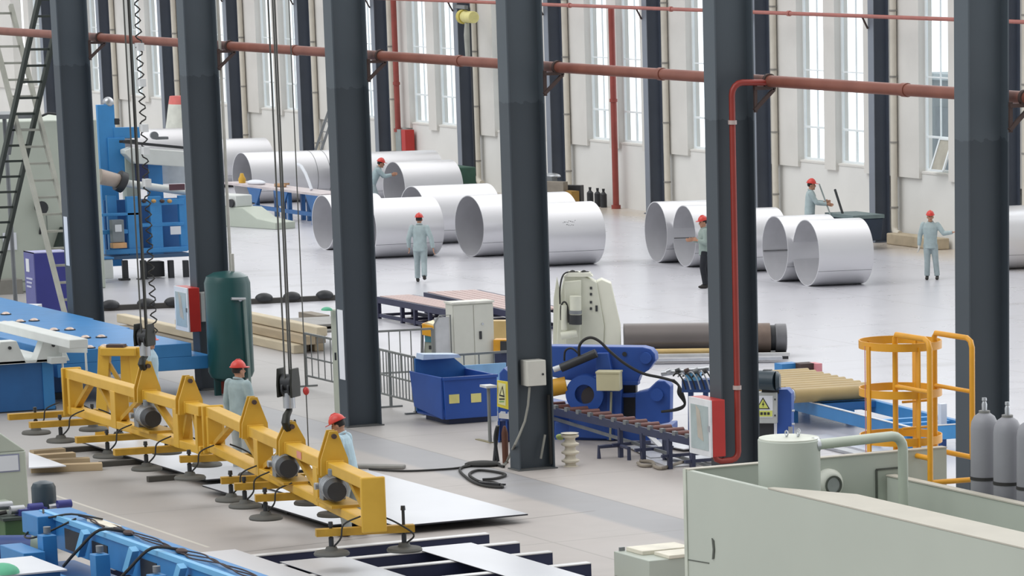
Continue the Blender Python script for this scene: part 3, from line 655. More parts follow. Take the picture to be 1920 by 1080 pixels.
for x in (-6.1, -4.1, -2.0):
    timber('dark timber under the long left plate, sticking out %s' % {-6.1:'at its far left end', -4.1:'at its middle', -2.0:'near its right end'}[x], x-.05, x+.05, -5.85, -3.7, 0, .09)
for x in (.6, 2.4, 4.0): timber('dark timber under the middle and large plates, %s' % {.6:'leftmost of three',2.4:'middle of three',4.0:'rightmost of three'}[x], x-.05, x+.05, -5.4, -2.9, 0, .09)
timber('dark timber under the small back plate', -3.1, -3.0, -3.65, -3.05, 0, .09)
# roller-table cross beams in the foreground with plate strips on them
M_navy = mat('navy_paint', '232a4a', .5); M_white = mat('white_steel_top', 'dcdcdc', .4, .2)
brl = ['leftmost', 'second', 'third', 'rightmost']; b0 = None
for i, x in enumerate((7.02, 7.98, 8.98, 10.12)):
    lab = 'navy support beam with white top in the foreground, %s of four' % brl[i] if i in (0, 3) else 'navy support beam with white top in the foreground, %s from the left' % brl[i]
    if b0 is None:
        b0 = thing('support_beam', lab, 'beam', (x, -4.3, 0), 0, 'navy support beams in the foreground')
        part('web', MB().box(-.05,.05,-5.6,0,0,.2), M_navy, b0); part('top_flange', MB().box(-.09,.06,-5.6,0,.2,.215), M_white, b0)
        part('foot', MB().box(-.09,.09,-5.6,0,0,.012), M_navy, b0)
    else: again(b0, lab, (x, -4.3, 0))
plate('plate strip at the bottom right lying across the navy support beams', 7.75, 12.0, -5.80, -4.92, .216, .012)
plate('plate strip in the bottom middle lying across the navy support beams', 7.8, 11.5, -7.82, -6.9, .216, .012)
plate('plate strip beside the blue foreground machine, on the navy support beams', 6.45, 10.5, -9.4, -7.9, .216, .012)
# loose cable, tool and mat on the floor by the fourth column
def floor_cable(name, label, pix, r, m, cat='cable'):
    pts = [F(x, y, r+.003) for x, y in pix]; base = Vector((pts[0].x, pts[0].y, 0)); out = []
    for i in range(len(pts)-1):
        p0, p1, p2, p3 = pts[max(i-1,0)], pts[i], pts[i+1], pts[min(i+2,len(pts)-1)]
        for k_ in range(6):
            u = k_/6; out.append(.5*((2*p1)+(p2-p0)*u+(2*p0-5*p1+4*p2-p3)*u*u+(3*p1-p0-3*p2+p3)*u**3)-base)
    out.append(pts[-1]-base)
    return tag(MB().tube(out, r, 7).build(name, m, loc=base), label, cat)
floor_cable('floor_cable', 'long black cable across the grey walkway to the large plate', [(692,879),(728,882),(770,883),(830,880),(862,877),(890,872)], .018, M_rub)
floor_cable('cable_coil', 'tangled black cable loops on the floor left of the fourth column', [(945,875),(915,868),(880,872),(862,880),(872,893),(890,905),(915,912),(943,913),(925,904),(900,903),(880,890),(895,882),(925,884),(948,890),(930,897),(905,899)], .022, M_rub)
P = F(905,874); tag(MB().ell((0,0,.035),.30,.16,.06,n=18).build('black_cloth', M_rub, loc=(P.x,P.y,0), rotz=RD(60)), 'black bundle lying on the cable loops by the fourth column', 'bundle')
P = F(918,911); tag(MB().bar((-.2,0,.03),(.2,0,.03),.05,.05).bar((.1,0,.03),(.3,.0,.04),.03,.03).build('welding_clamp', M_dark, loc=(P.x,P.y,0), rotz=RD(30)), 'dark welding clamp at the front of the cable loops', 'clamp')
P = F(712,878); tag(MB().box(-.42,.42,-.1,.1,0,.06).build('grey_block', mat('grey_rag','8d8c88',.9), loc=(P.x,P.y,0), rotz=RD(50), bev=.02), 'grey flat bar on the floor by the corner of the back plate', 'bar')
# ================================================================ LEFT SIDE MACHINES
M_blue = mat('machine_blue', '377fba', .45, var=.06); M_blued = mat('machine_blue_deep', '28629d', .45, var=.08); M_pale = mat('pale_green_grey', 'b7bfb3', .5, var=.04, scale=1); M_wht = mat('off_white_paint', 'd5d9d6', .45, var=.04)
M_paper = mat('paper', 'dfe3ea', .7, var=.02); M_ball = mat('roller_ball', 'd8c2b4', .35, .2); M_glassd = mat('door_glass', 'a9b7b8', .15, .1, var=.1, scale=4)
# ball transfer table: stepped blue top with roller balls
z = 1.0; P = [F(*q, z) for q in ((0,573),(65,572),(71,602),(184,601),(184,617),(253,619),(300,649),(362,650))]
t = thing('ball_transfer_table', 'long stepped blue steel table studded with small roller balls at the left', 'table', (-18, -2, 0))
o = Vector((-18,-2,0)); Yf = -3.4
poly = [(p.x-o.x, p.y-o.y) for p in P]; xa, xb = poly[0][0], poly[-1][0]
def lanes():
    segs = [(P[0].x, P[1].y), (P[2].x, P[3].y), (P[4].x, P[5].y), (P[6].x, P[7].y)]
    xr = P[7].x; xs = [P[0].x-3, P[2].x+.1, P[4].x+.1, P[6].x-.2, xr]; low = F(362,651,.75); low.x = min(low.x, -12.8); low.y = min(low.y, -.37)
    m = [(xs[0], xs[1], P[1].y), (xs[1], xs[2], P[3].y), (xs[2], xs[3], P[5].y), (xs[3], xs[4], P[7].y)]
    m[3] = (xs[3], low.x, low.y)
    for a, b, y1 in m:
        y1 = min(y1, -.37); z = .75 if b == low.x else 1.0
        part('table_top', MB().box(a-o.x, b-o.x, Yf-o.y, y1-o.y, z-.25, z), M_blue, t, bev=.01)
lanes()
for x in (-22,-18.5,-13.6):
    for y in (-3.1,-1.3): part('leg', MB().box(x-o.x-.09, x-o.x+.09, y-o.y-.09, y-o.y+.09, 0, z-.25), M_blued, t)
part('skid', MB().box(-23-o.x,-13.4-o.x,-3.2-o.y,-3.0-o.y,0,.12), M_dark, t)
for x, y in ((11,590),(9,607),(38,604),(64,602),(101,620),(131,619),(131,636),(160,634),(190,633),(168,653),(196,651),(228,650)):
    q = F(x, y, z)-o; m = MB().ell((q.x, q.y, z+.01), .085,.085,.05, n=12, k=6); bl = part('roller_ball', m, M_ball, t)
    part('ball_cup', MB().cyl((q.x,q.y,z),(q.x,q.y,z+.02),.11,n=14), M_dark, bl)
# blue cabinet with the white clamping beam on top
q = F(105,768); X0, Y1 = q.x, q.y; Hc = hz(q, 677)
t = thing('plate_clamp_machine', 'blue cabinet with white clamp beam on top at the left edge', 'machine', (X0-1.2, Y1-1, 0)); o = Vector((X0-1.2, Y1-1, 0))
part('cabinet', MB().box(-2.2, 1.2, -2.2, 1, 0.02, Hc), M_blued, t, bev=.01)
part('corner_post', MB().box(1.2, 1.225, .78, .98, 0.02, Hc), M_blue, t)
part('foot_rail', MB().box(-2.2,1.19,-2.2,1.01,0,.06), M_dark, t)
a = oY(160,640,Y1-.25); b = oY(5,607,Y1-.25); hb = oY(160,657,Y1-.25)
part('clamp_beam', MB().box(b.x-o.x, a.x-o.x-.4, .6, .95, hb.z, a.z), M_wht, t, bev=.015)
for px in (10, 92):
    c = oX(px, 640, X0-.1).y-o.y
    part('bracket', MB().extr([(-.35,0),(.3,0),(.14,.42),(-.16,.42)], (1.0, c, Hc), (0,1,0), (0,0,1), .3), M_wht, t, bev=.01)
    part('bolt', MB().cyl((1.3,c,Hc+.3),(1.33,c,Hc+.3),.03,n=10), M_dark, t)
part('top_plate', MB().box(-2.2,1.3,-2.2,1.05,Hc,Hc+.05), M_wht, t)
part('end_shelf', MB().box(1.15,1.5,.85,1.15,Hc-.02,Hc+.10), M_wht, t, bev=.01)
fr = MB(); c0 = oY(120,650,Y1+.35)-o
part('guard_frame', MB().tube([(1.35,1.12,.05),(1.35,1.12,Hc+.32),(1.75,1.42,Hc+.38),(1.75,1.42,Hc-.15)], .022, 8), M_wht, t)
part('guard_panel', MB().cbox((1.53,1.27,Hc+.25), (.03,.52,.16), R=RD(-37)), M_wht, t)
# two crossed step ladders in front of the pale headstock
M_ladd = mat('ladder_dark', '3a423d', .6); M_ladl = mat('ladder_pale', 'a5a69c', .6)
def ladder(name, label, l0, l1, r0, r1, Yp, rungs, m, w, hang=None):
    A0, A1 = oY(*l0, Yp), oY(*l1, Yp); dY = w
    B0, B1 = A0+Vector((0,dY,0)), A1+Vector((0,dY,0))
    ext = A1+(A1-A0)*((A1.z-0.0)/(A0.z-A1.z)) ; ext2 = ext+Vector((0,dY,0)); base = Vector((ext.x, Yp+dY/2, 0))
    t = thing(name, label, 'ladder', base)
    for a, b in ((A0, ext), (B0, ext2)): part('rail', MB().bar(a-base, b-base, .08, .13), m, t)
    for z_ in rungs:
        u = (A0.z-z_)/(A0.z-ext.z)
        if 0 < u < 1: p = A0.lerp(ext, u)-base; part('rung', MB().bar(p, p+Vector((0,dY,0)), .05, .05), m, t)
    return t
rz = [.35+.36*i for i in range(22)]
ladder('step_ladder', 'dark green steel ladder leaning down to the left in front of the pale machine', (78,-25), (0,322), None, None, 1.2, rz, M_ladd, .52)
ladder('step_ladder', 'pale grey step ladder leaning down to the right, crossing the dark ladder', (-25,10), (122,590), None, None, 1.35, rz, M_ladl, .55)
# pale headstock block, control head, purple cabinet
q = F(100,545); H = hz(F(60,545), 226)
t = thing('headstock', 'big pale green machine housing behind the crossed ladders', 'machine', (q.x-1.5, q.y-1, 0))
part('housing', MB().box(-1.5,1.5,-2.0,2.35,0,H), M_pale, t, bev=.03)
part('door_seam', MB().box(1.5,1.512,-.2,.95,.25,.28).box(1.5,1.512,.93,.95,.28,2.0), mat('seam_grey','87908a',.7), t)
part('side_step', MB().box(1.5,1.9,-1.0,.1,0,.35), mat('grey_step','8d8b84',.8), t)
part('notice', MB().cbox((1.515,-.02,1.25),(.01,.34,.42)), M_paper, t)
part('control_arm', MB().tube([(1.3,.9,H+.05),(1.6,1.1,H+.18),(1.7,1.5,H+.12)], .03, 8), M_dark, t)
part('work_lamp', MB().cyl((1.6,.75,2.05),(1.75,.75,2.05),.14,.16,n=16), M_dark, t); part('work_lamp_arm', MB().tube([(1.5,.75,1.4),(1.6,.75,1.6),(1.62,.75,2.0)],.03,8), M_dark, t)
part('chuck_guard', MB().extr([(-.4,0),(.35,0),(.2,.75),(-.1,.75)], (1.52,1.35,.8), (0,1,0), (0,0,1), .3), mat('guard_black_green','23302c',.6), t)
# clutter platform at upper left beyond the ladders
q2 = oY(12,215,1.9); t = thing('crane_walkway', 'grey steel walkway bracket at the far left edge above the pale machine', 'walkway', (q2.x, 1.9, q2.z))
part('deck', MB().box(-1.2,.35,-.3,.5,-.08,.02), M_grey, t); part('toe_board', MB().box(-1.2,.35,-.32,-.28,.02,.22), M_dark, t); part('bracket', MB().bar((.2,.1,-.08),(-.3,.1,-.9),.08,.08), M_grey, t)
part('post', MB().cyl((-1.0,.3,-q2.z),(-1.0,.3,0),.05,n=10), M_grey, t)
q = F(70,607); H = hz(q, 474)
t = thing('control_cabinet', 'purple-blue control cabinet beside the pale ladder, white label on its front', 'cabinet', (q.x, q.y, 0))
part('front', MB().box(-.62,-.0,0,.02,0,H), mat('purple_front','6366a0',.5,var=.05), t); part('body', MB().box(-.62,0,.02,.85,0,H-.02), mat('purple_blue','3b3f8f',.5,var=.06), t)
part('top', MB().box(-.62,0,0,.85,H-.02,H), mat('lilac_top','a9abd0',.6), t); part('label', MB().box(-.48,-.28,-.012,0,H-.45,H-.16), M_paper, t)
for i in range(3): part('lettering', MB().box(-.5,-.12-.05*i,-.011,0,H-.62-.09*i,H-.58-.09*i), mat('lettering_white','c5c8e0',.6), t)
q = F(52,612); t = thing('white_box', 'small white box standing in front of the purple control cabinet', 'box', (q.x+1.2, q.y-.35, 0), RD(-35))
part('carton', MB().cbox((0,0,.30),(.45,.42,.60)), M_paper, t, bev=.01)
for i in (-1,1):
    for j_ in (.2,.42): part('mark', MB().cbox((.1*i+.0,-.213,j_),(.1,.006,.1)), mat('mark_grey','b9c4cc',.6), t)
# notices on the first column flange
tag(MB().box(-.10,.10,-.004,.004,-.5,.5).build('notice_strip', M_paper, loc=(-20.1+.03, -.333, hz((-20.1,-.33),452))), 'tall white paper notice on the edge of the first column', 'notice')
tag(MB().box(-.115,.115,-.004,.004,-.62,.62).build('notice_strip', M_paper, loc=(-6.7+.03, -.333, (hz((-6.7,-.33),600)+hz((-6.7,-.33),692))/2)), 'tall white paper notice on the edge of the third column', 'notice')
# welding boom machine far left: blue column, white boom, shaft and blue frame
B = F(300,522); o = Vector((B.x, B.y, 0)); s_ = 1/ ((pr((o.x,o.y,1))[1]-pr((o.x,o.y,0))[1])*-1)   # metres per pixel up
def U(px, py, dx=0.0): q = oX(px, py, o.x+dx)-o; return q
t = thing('welding_boom', 'blue welding machine with tall blue column and long white boom', 'machine', o)
c = [U(198,190,-1.2), U(222,340,-1.2)]
M_bb = mat('boom_blue', '3c8ccb', .45, var=.06)
def panel(name, x0, x1, y0, y1, dx, th, m, bev=.01):     # upright block facing +X whose front spans those pixels
    a, b = U(x0, y1, dx), U(x1, y0, dx); return part(name, MB().box(dx-th, dx, min(a.y,b.y), max(a.y,b.y), a.z, b.z), m, t, bev=bev)
panel('column', 199,214,196,500,-1.3,.12,M_bb); panel('column_foot', 206,234,258,330,-1.25,.12,M_bb); panel('cross_arm', 214,262,238,260,-1.28,.12,M_bb)
part('column_cap', MB().ell(U(203,192,-1.4), .14,.14,.14), M_chr, t)
panel('rack_strip', 224,256,262,268,-1.24,.3,M_dark); panel('drive_motor', 214,224,222,234,-1.3,.25,M_dark)
a, b = U(232,268,-1.1), U(360,303,-1.1)
part('boom', MB().extr([(0,0),(.25,-.25),(2.4,-.45),(2.4,-.05),(.2,.16),(0,.1)], (-1.2,U(228,288,-1.1).y,U(228,288,-1.1).z), (0,1,0), (0,0,1), .35), M_wht, t, bev=.02)
part('boom_rail', MB().bar(U(231,266,-.95), U(345,277,-.95), .08, .07), M_dark, t)
panel('wire_spool_box', 293,316,256,262,-1.2,.2,M_grey); part('wire_spool', MB().cyl(U(288,254,-1.35), U(290,254,-1.15), .10, n=16), M_grey, t)
panel('pale_post', 240,256,285,400,-1.2,.3,M_pale); panel('dark_post', 260,276,286,345,-1.0,.3,mat('indigo_post','2b3766',.5)); panel('blue_post', 283,303,290,420,-1.15,.15,M_bb)
panel('grey_box', 304,345,296,345,-1.3,.5,mat('pale_panel','c9cfd3',.5)); 
sh = part('shaft', MB().cyl(U(226,342,-.3), U(365,362,-.2), .095, n=20), M_wht, t)
part('chuck_sleeve', MB().cyl(U(186,331,-.3), U(222,339,-.3), .20, .17, n=24), mat('sleeve_tan','b3a49a',.5), sh); part('chuck_ring', MB().cyl(U(221,338,-.3), U(232,343,-.3), .27, n=24), M_dark, sh)
# the frame: rails and uprights
for x0, x1, y0, y1, dx in ((243,262,368,480,0),(286,302,368,480,.02),(340,356,366,470,.0),(262,345,372,386,.03),(262,345,416,426,.03),(200,352,462,478,.05),(190,262,398,406,0),(190,240,430,440,0),(206,218,366,470,-.3)): panel('frame_member', x0,x1,y0,y1,dx,.12,M_bb)
panel('back_plate', 200,350,370,470,-.8,.06,M_blued)
panel('bed', 196,356,474,488,.1,.8,mat('bed_blue_grey','3a5a7c',.5))
for x in (236,270,322,350): panel('leg', x-4,x+4,488,526,.05,.1,M_dark); panel('leg_foot', x-9,x+9,522,526,.1,.2,M_dark)
panel('pedestal', 276,308,490,520,-.2,.35,M_dark)
panel('control_box', 212,232,412,455,.25,.2,mat('grey_control','7e868c',.5)); panel('control_screen', 216,228,421,435,.27,.02,M_paper); panel('tray', 212,238,455,466,.3,.2,mat('tray_orange','d8a878',.6))
panel('label', 320,339,424,440,.22,.01,M_paper)
for i, x in enumerate((270,288,304,318)): part('cable_tray_item', MB().ell(U(x,377,.05), .09,.06,.05), mat('amber_fitting','c79a5a',.5) if i%2 else M_rust, t)
part('cable_tray_box', MB().box(U(320,372,0).x, U(320,372,0).x+.1, U(318,372).y, U(345,372).y, U(330,345).z-.15, U(330,345).z), mat('maroon_box','5a3a44',.6), t)
panel('cooler_bin', 190,212,486,524,.5,.4,M_wht, .03); panel('cooler_lid', 188,214,482,487,.52,.44,M_blue)
part('caster', MB().cyl(U(236,540,.9), U(244,540,.9), .1, n=14), M_dark, t); part('caster_frame', MB().bar(U(205,536,.6), U(240,538,.9), .06,.06), M_dark, t)
# blue work bench with pale top
q = F(575,425); Zt = hz(q, 364)
pts = [F(x, y, Zt) for x, y in ((418,341),(602,364),(602,358),(424,337))]
t = thing('work_bench', 'long blue legged work bench with pale top in front of the back pipes', 'bench', (q.x, q.y, 0)); o2 = Vector((q.x,q.y,0))
L = (pts[1]-pts[0]); ang = math.atan2(L.y, L.x); wv = Vector((-math.sin(ang), math.cos(ang), 0))*.9
part('top', MB().add([pts[0]-o2, pts[1]-o2, pts[1]-o2+wv, pts[0]-o2+wv]+[p-Vector((0,0,.07)) for p in (pts[0]-o2, pts[1]-o2, pts[1]-o2+wv, pts[0]-o2+wv)], [(0,1,2,3),(7,6,5,4),(0,4,5,1),(1,5,6,2),(2,6,7,3),(3,7,4,0)]), mat('bench_top','c9bfc0',.5), t)
for u in (.33,.6,.66,.9,.97):
    a = pts[0].lerp(pts[1], u)-o2
    for k_ in (.08,.8): p = a+wv*k_; part('leg', MB().bar((p.x,p.y,0),(p.x,p.y,Zt-.07),.12,.12), M_blued, t)
for u in (.33,.6,.92):
    a = pts[0].lerp(pts[1], u)-o2; part('gusset', MB().extr([(-.5,0),(.5,0),(.16,-.45),(-.16,-.45)], (a.x,a.y+.02,Zt-.07), Vector((math.cos(ang),math.sin(ang),0)), (0,0,1), .04), M_blued, t)
a, b = pts[0].lerp(pts[1], .3)-o2, pts[1]-o2; part('stretcher', MB().bar((a.x,a.y+.05,.32),(b.x,b.y+.05,.32),.08,.12), M_blued, t)
def onbench(name, label, cat, u, k_, mbf, m): p = pts[0].lerp(pts[1], u)+wv*k_; return tag(mbf.build(name, m, loc=(p.x,p.y,Zt+.002)), label, cat)
onbench('yellow_tool', 'yellow tool standing on the left of the blue work bench', 'tool', .12, .3, MB().lathe([(.10,0),(.12,.12),(.07,.22),(.05,.3)], n=12), mat('tool_yellow','d6a93c',.5))
onbench('cloth_pile', 'white crumpled cloth on the blue work bench', 'cloth', .24, .4, MB().ell((0,0,.05),.45,.25,.09,n=14,z0=-.5), M_paper)
onbench('tool_pile', 'small brown tools piled on the middle of the blue work bench', 'tools', .46, .5, MB().ell((0,0,.04),.35,.15,.07,n=10,k=5,z0=-.5).bar((-.4,0,.05),(.3,.15,.1),.06,.06), mat('tool_brown','a98562',.6))
onbench('curved_trim', 'white curved strip leaning on the right of the blue work bench', 'strip', .72, .5, MB().tube([(-.55,0,.75),(-.3,0,.7),(0,0,.5),(.25,0,.22),(.4,0,.03)],.05,6), M_paper)
# pale machine base block right of the second column
q = F(470,425); t = thing('lathe_bed', 'low pale grey machine bed on the floor right of the second column', 'machine', (q.x, q.y, 0), RD(20))
Hb = hz(q, 388); part('base', MB().extr([(-1.9,0),(1.5,0),(1.5,Hb*.35),(.7,Hb*.5),(.1,Hb),(-1.9,Hb)], (0,.4,0), (1,0,0), (0,0,1), .8), M_pale, t, bev=.02)
part('cover', MB().box(-1.9,-.2,-.35,.3,Hb,Hb+.35), M_wht, t, bev=.03); part('bearing', MB().cyl((-.35,-.45,Hb+.12),(-.35,-.38,Hb+.12),.12,n=16), M_dark, t)
# rail on the floor with stop blocks
a, b = F(190,583), F(640,562); t = thing('floor_rail', 'dark floor rail with small stop blocks crossing behind the second and third columns', 'rail', a); d = b-a
part('rail', MB().bar((0,0,.06),(d.x,d.y,.06),.14,.12), mat('rail_dark','4c4a47',.7), t)
for px in (207,272,322,492,545,608):
    u = (px-190)/450; p = d*u; part('stop_block', MB().ell((p.x,p.y,.12),.16,.22,.13,n=14,k=6,z0=-.4), M_dark, t)
# stacked timbers and profiles between the tank and the cabinet
M_prof = mat('profile_tan', 'b6a68c', .7, var=.2, scale=3, stretch=(.2,1,1)); M_prof2 = mat('profile_grey', '8d8579', .7, var=.2, scale=3, stretch=(.2,1,1)); M_prof3 = mat('profile_pale','c9bda4',.7,var=.15, scale=3, stretch=(.2,1,1))
e0 = F(548,664)
spec = [(0,.0,.0,M_prof3,'bottom front'),(-.35,.28,0,M_prof2,'bottom middle'),(-.2,.56,0,M_prof,'bottom back'),(.25,.16,.2,M_prof,'second layer front'),(.1,.46,.2,M_prof2,'second layer back'),(.55,.30,.40,M_prof3,'topmost')]
for dx, dy, dz, m, w in spec:
    t = tag(MB().box(-6.5,0,-.12,.12,0,.19).build('timber_bar', m, loc=(e0.x+dx, e0.y+dy+.15, dz), bev=.02), 'long bar in the stack right of the dark green tank, %s' % w, 'bar', 'long bars stacked behind the dark green tank')
P8 = F(600,612,.7); 
for i, (x0,y0,x1,y1) in enumerate(((500,599,612,607),(515,612,600,617))):
    a, b = F(x0,y0,.5-.1*i), F(x1,y1,.5-.1*i); c = (a+b)/2
    t = tag(MB().cbox((0,0,0),(1.6,(b-a).length,.05)).build('steel_sheet', mat('sheet_grey','8f8d8a',.5,.2), loc=(c.x+.3,c.y+.4,c.z), rotz=RD(-4)), ['upper grey sheet lying on the packing behind the stacked long bars','lower grey sheet lying on the packing behind the stacked long bars'][i], 'sheet', 'grey sheets behind the stacked bars')
    
for i, (x,y) in enumerate(((520,628),(590,618))):
    q = F(x,y); tag(MB().box(-.5,.5,-.15,.15,0,.36).build('packing_block', M_prof2, loc=(q.x,q.y,0)), ['packing block under the left ends of the grey sheets','packing block under the right ends of the grey sheets'][i], 'block')
e1 = F(372,668)
for k_, (dx, dy, dz, m, w) in enumerate(((0,0,0,M_prof2,'lower front'),(.3,.3,0,M_prof,'lower back'),(-.5,.15,.2,M_prof3,'upper'))):
    tag(MB().box(-5.2,0,-.11,.11,0,.19).build('timber_bar', m, loc=(e1.x+dx, e1.y+dy+.4, dz), bev=.02), 'long bar in the small stack left of the second column, %s' % w, 'bar', 'long bars stacked left of the second column')
# ---------------- hydrant cabinets on columns 2 and 5
M_hred = mat('hydrant_red', 'b8302b', .4, var=.05)
def hydrant(k2, ptop, pbot, label, w=.66, dp=.24, off=-.05):
    X = (k2-4)*S; y1 = -.326; P = (X+off, y1); za, zb = hz(P, pbot), hz(P, ptop)
    t = thing('hydrant_cabinet', label, 'hydrant cabinet', (X+off, y1-dp-.012, za), 0, 'red hydrant cabinets on columns'); h = zb-za
    part('body', MB().box(-w/2, w/2, .03, dp+.01, 0, h), M_hred, t, bev=.008)
    d = part('door', MB().box(-w/2, w/2, 0, .03, 0, h), mat('door_white','d9dbde',.4), t, bev=.006)
    part('door_glass', MB().box(-w/2+.07, w/2-.07, -.006, 0, .09, h-.10), M_glassd, d)
    part('handle', MB().box(w/2-.05, w/2-.03, -.03, 0, h*.45, h*.55), M_chr, d)
    part('emblem', MB().extr([(-.05,.05),(.12,.0),(.02,h-.4),(-.1,h-.32)], (0,-.006,.22), (1,0,0), (0,0,1), .004), mat('faded_print','b3aca0',.5), d)
    return t
hydrant(5, 745, 851, 'red hydrant cabinet with white glazed door low on the fifth column')
hydrant(2, 537, 619, 'red hydrant cabinet with white glazed door on the second column, beside the green tank')
# column-mounted boxes
def webbox(name, label, k2, x0, x1, y0, y1, dp, m):
    X = (k2-4)*S+.185; a, b = oX(x0, y1, X+dp), oX(x1, y0, X+dp); t = thing(name, label, 'electrical box', (X, (a.y+b.y)/2, a.z)); w = (b.y-a.y)/2; h = b.z-a.z
    part('case', MB().box(-.16, dp-.02, -w, w, 0, h), m, t, bev=.008); d = part('door', MB().box(dp-.02, dp, -w+.01, w-.01, .01, h-.01), m, t)
    part('lock', MB().cyl((dp,w*.6,h*.45),(dp+.015,w*.6,h*.45),.018,n=10), M_dark, d); return t
M_box = mat('box_cream', 'd0cfc6', .5, var=.03)
webbox('electrical_box', 'cream electrical box on the fourth column with a grey cable hanging from it', 4, 990,1024,675,725, .10, M_box)
webbox('electrical_box', 'grey electrical box on the second column between the hydrant cabinet and the tank', 2, 378,396,548,604, .08, mat('box_grey','b4b8b6',.5))
X4 = .17
a = oX(990,728,X4+.05); 
pts_ = [oX(x,y,X4+.06) for x,y in ((993,726),(990,760),(984,790),(974,815),(966,832))]+[F(950,866,.02),F(942,874,.02)]
tag(MB().tube([p-pts_[0] for p in pts_], .02, 8).build('box_cable', mat('cable_grey','8f8f88',.6), loc=pts_[0]), 'grey cable from the cream box curving down to the floor', 'cable')
for i, (xs, rr) in enumerate((((1029,740,1034,878),.035),((1022,815,1014,868),.02))):
    p0 = oX(xs[0], xs[1], .1 if i == 0 else .12); p1 = oX(xs[2], xs[3]-8, .1 if i == 0 else .12)
    tag(MB().tube([(0,0,0), p1-p0], rr, 8).build('conduit', M_rub if i == 0 else mat('cable_grey','8f8f88',.6), loc=p0), ['dark cable run down the right side of the fourth column','light cable hanging at the foot of the fourth column'][i], 'cable')
# dark green receiver tank
q = F(436,740); H = hz(q,508); R = .43
t = thing('air_tank', 'dark green air receiver tank standing in front of the second column', 'tank', (q.x,q.y,0))
M_tank = mat('tank_green','1e4a4a',.3,var=.06); zb = hz(q,706)
part('shell', MB().lathe([(.05,zb-.10),(R*.6,zb-.07),(R*.9,zb),(R,zb+.1),(R,H-.22),(R*.9,H-.1),(R*.6,H-.03),(.05,H)], n=36), M_tank, t)
for a_ in (.4,2.5,4.6): part('leg', MB().bar((R*.65*math.cos(a_),R*.65*math.sin(a_),0),(R*.65*math.cos(a_),R*.65*math.sin(a_),zb+.05),.12,.06), M_tank, t)
part('drain_base', MB().box(-.4,-.25,-.2,.2,0,.25), mat('base_red','a4473a',.5), t); part('drain_base', MB().box(.2,.38,-.2,.2,0,.2), mat('base_red','a4473a',.5), t)
g = oX(462,560,q.x+.4)-Vector((q.x,q.y,0)); part('valve', MB().cyl((.30,.05,g.z),(.48,.05,g.z),.04,n=10).cyl((.46,-.12,g.z+.02),(.46,.16,g.z),.03,n=8), M_chr, t)
part('drop_pipe', MB().tube([(.46,.14,g.z),(.46,.15,g.z-.4),(.46,.17,.6),(.46,.17,.05)], .028, 8), mat('pipe_grey_green','7f908c',.5), t)
part('inlet_pipe', MB().cyl((.02,.12,H-.03),(.02,.12,H+.32),.035,n=10), M_dpg, t)
tag(MB().cyl((0,0,0),(0,0,7.6),.03,n=10).build('air_pipe', M_dpg, loc=(-13.4+.17,.37,hz((-13.2,.37),512))), 'pale vertical pipe along the right edge of the second column above the tank', 'pipe')
# ---------------- far clutter by the back wall
q = oY(612,280,WY-1.5); 
t = thing('leaning_ladder', 'grey ladder leaning on the far wall behind the third column', 'ladder', (q.x, WY-1.6, 0))
for dx in (-.25,.25): part('rail', MB().bar((dx-.9,-.2,0),(dx+.55,1.2,5.0),.05,.08), M_grey, t)
for i in range(14):
    u = (i+.5)/14; part('rung', MB().bar((-1.15+1.45*u,-.2+1.4*u,5*u),(-.65+1.45*u,-.2+1.4*u,5*u),.03,.03), M_grey, t)
q = oY(758,262,WY-.3); P_ = (q.x, WY-.3)
z0, z1 = hz(P_,292), hz(P_,243); t = thing('wall_hydrant', 'red hydrant cabinet on the far wall under the red riser pipe', 'hydrant cabinet', (q.x, WY-.2, z0)); part('body', MB().box(-.02,.30,-.2,.15,0,z1-z0), M_hred, t); part('glass_door', MB().box(-.5,-.06,-.2,.15,0,z1-z0), mat('door_grey','8f9896',.3), t)
q = oY(344,240,27.5); P_ = (q.x,27.5); z1 = hz(P_,180); t = thing('silo_funnel', 'pale cone-shaped hopper with red top by the back wall at left', 'hopper', (q.x,27.5,0)); part('cone', MB().lathe([(.85,0),(.72,z1-1.5),(.52,z1-.3)], n=24), mat('hopper_pale','d3d5cb',.6), t); part('red_top', MB().lathe([(.52,z1-.3),(.46,z1)], n=24), mat('hopper_red','d8716b',.5), t)
q = oY(840,320,28.0); z1 = hz((q.x,28.0),312); tag(MB().box(-.7,.7,-.5,.5,0,z1).build('green_bin', mat('bin_green','35584a',.6), loc=(q.x,28.2,0), bev=.04), 'dark green bin by the far wall behind the bent-over worker\'s pipe', 'bin')
q = oY(1604,420,28.2); z1 = hz((q.x,28.2),407); t = thing('dark_cart', 'dark blue cart by the far wall behind the right pipes', 'cart', (q.x,28.2,0)); part('tub', MB().extr([(-.6,.25),(.6,.25),(.7,z1),(-.7,z1)], (0,.5,0), (1,0,0), (0,0,1), 1.0), mat('cart_navy','2c3a4c',.6), t, bev=.03); part('lip', MB().box(-.8,.72,-.52,.52,z1,z1+.1), mat('cart_grey','6f7f80',.6), t)
for x in (-.45,.45): part('wheel', MB().cyl((x,-.55,.15),(x,-.45,.15),.15,n=14), M_dark, t)
part('handle', MB().bar((-.2,-.3,z1+.1),(-.6,-.3,z1+.75),.05,.05), M_dark, t)
P_ = PP4+Vector((1.0,.35,0)); a, b = oY(1536,345,P_.y), oY(1556,400,P_.y); dd = (a-b).normalized(); b2 = b-dd*(b.z/dd.z)
tag(MB().tube([Vector((0,0,0)), a-b2], .022, 6).build('thin_rod', mat('rod_grey','8a9696',.5), loc=b2), 'thin rod held by the worker at the far wall', 'rod')
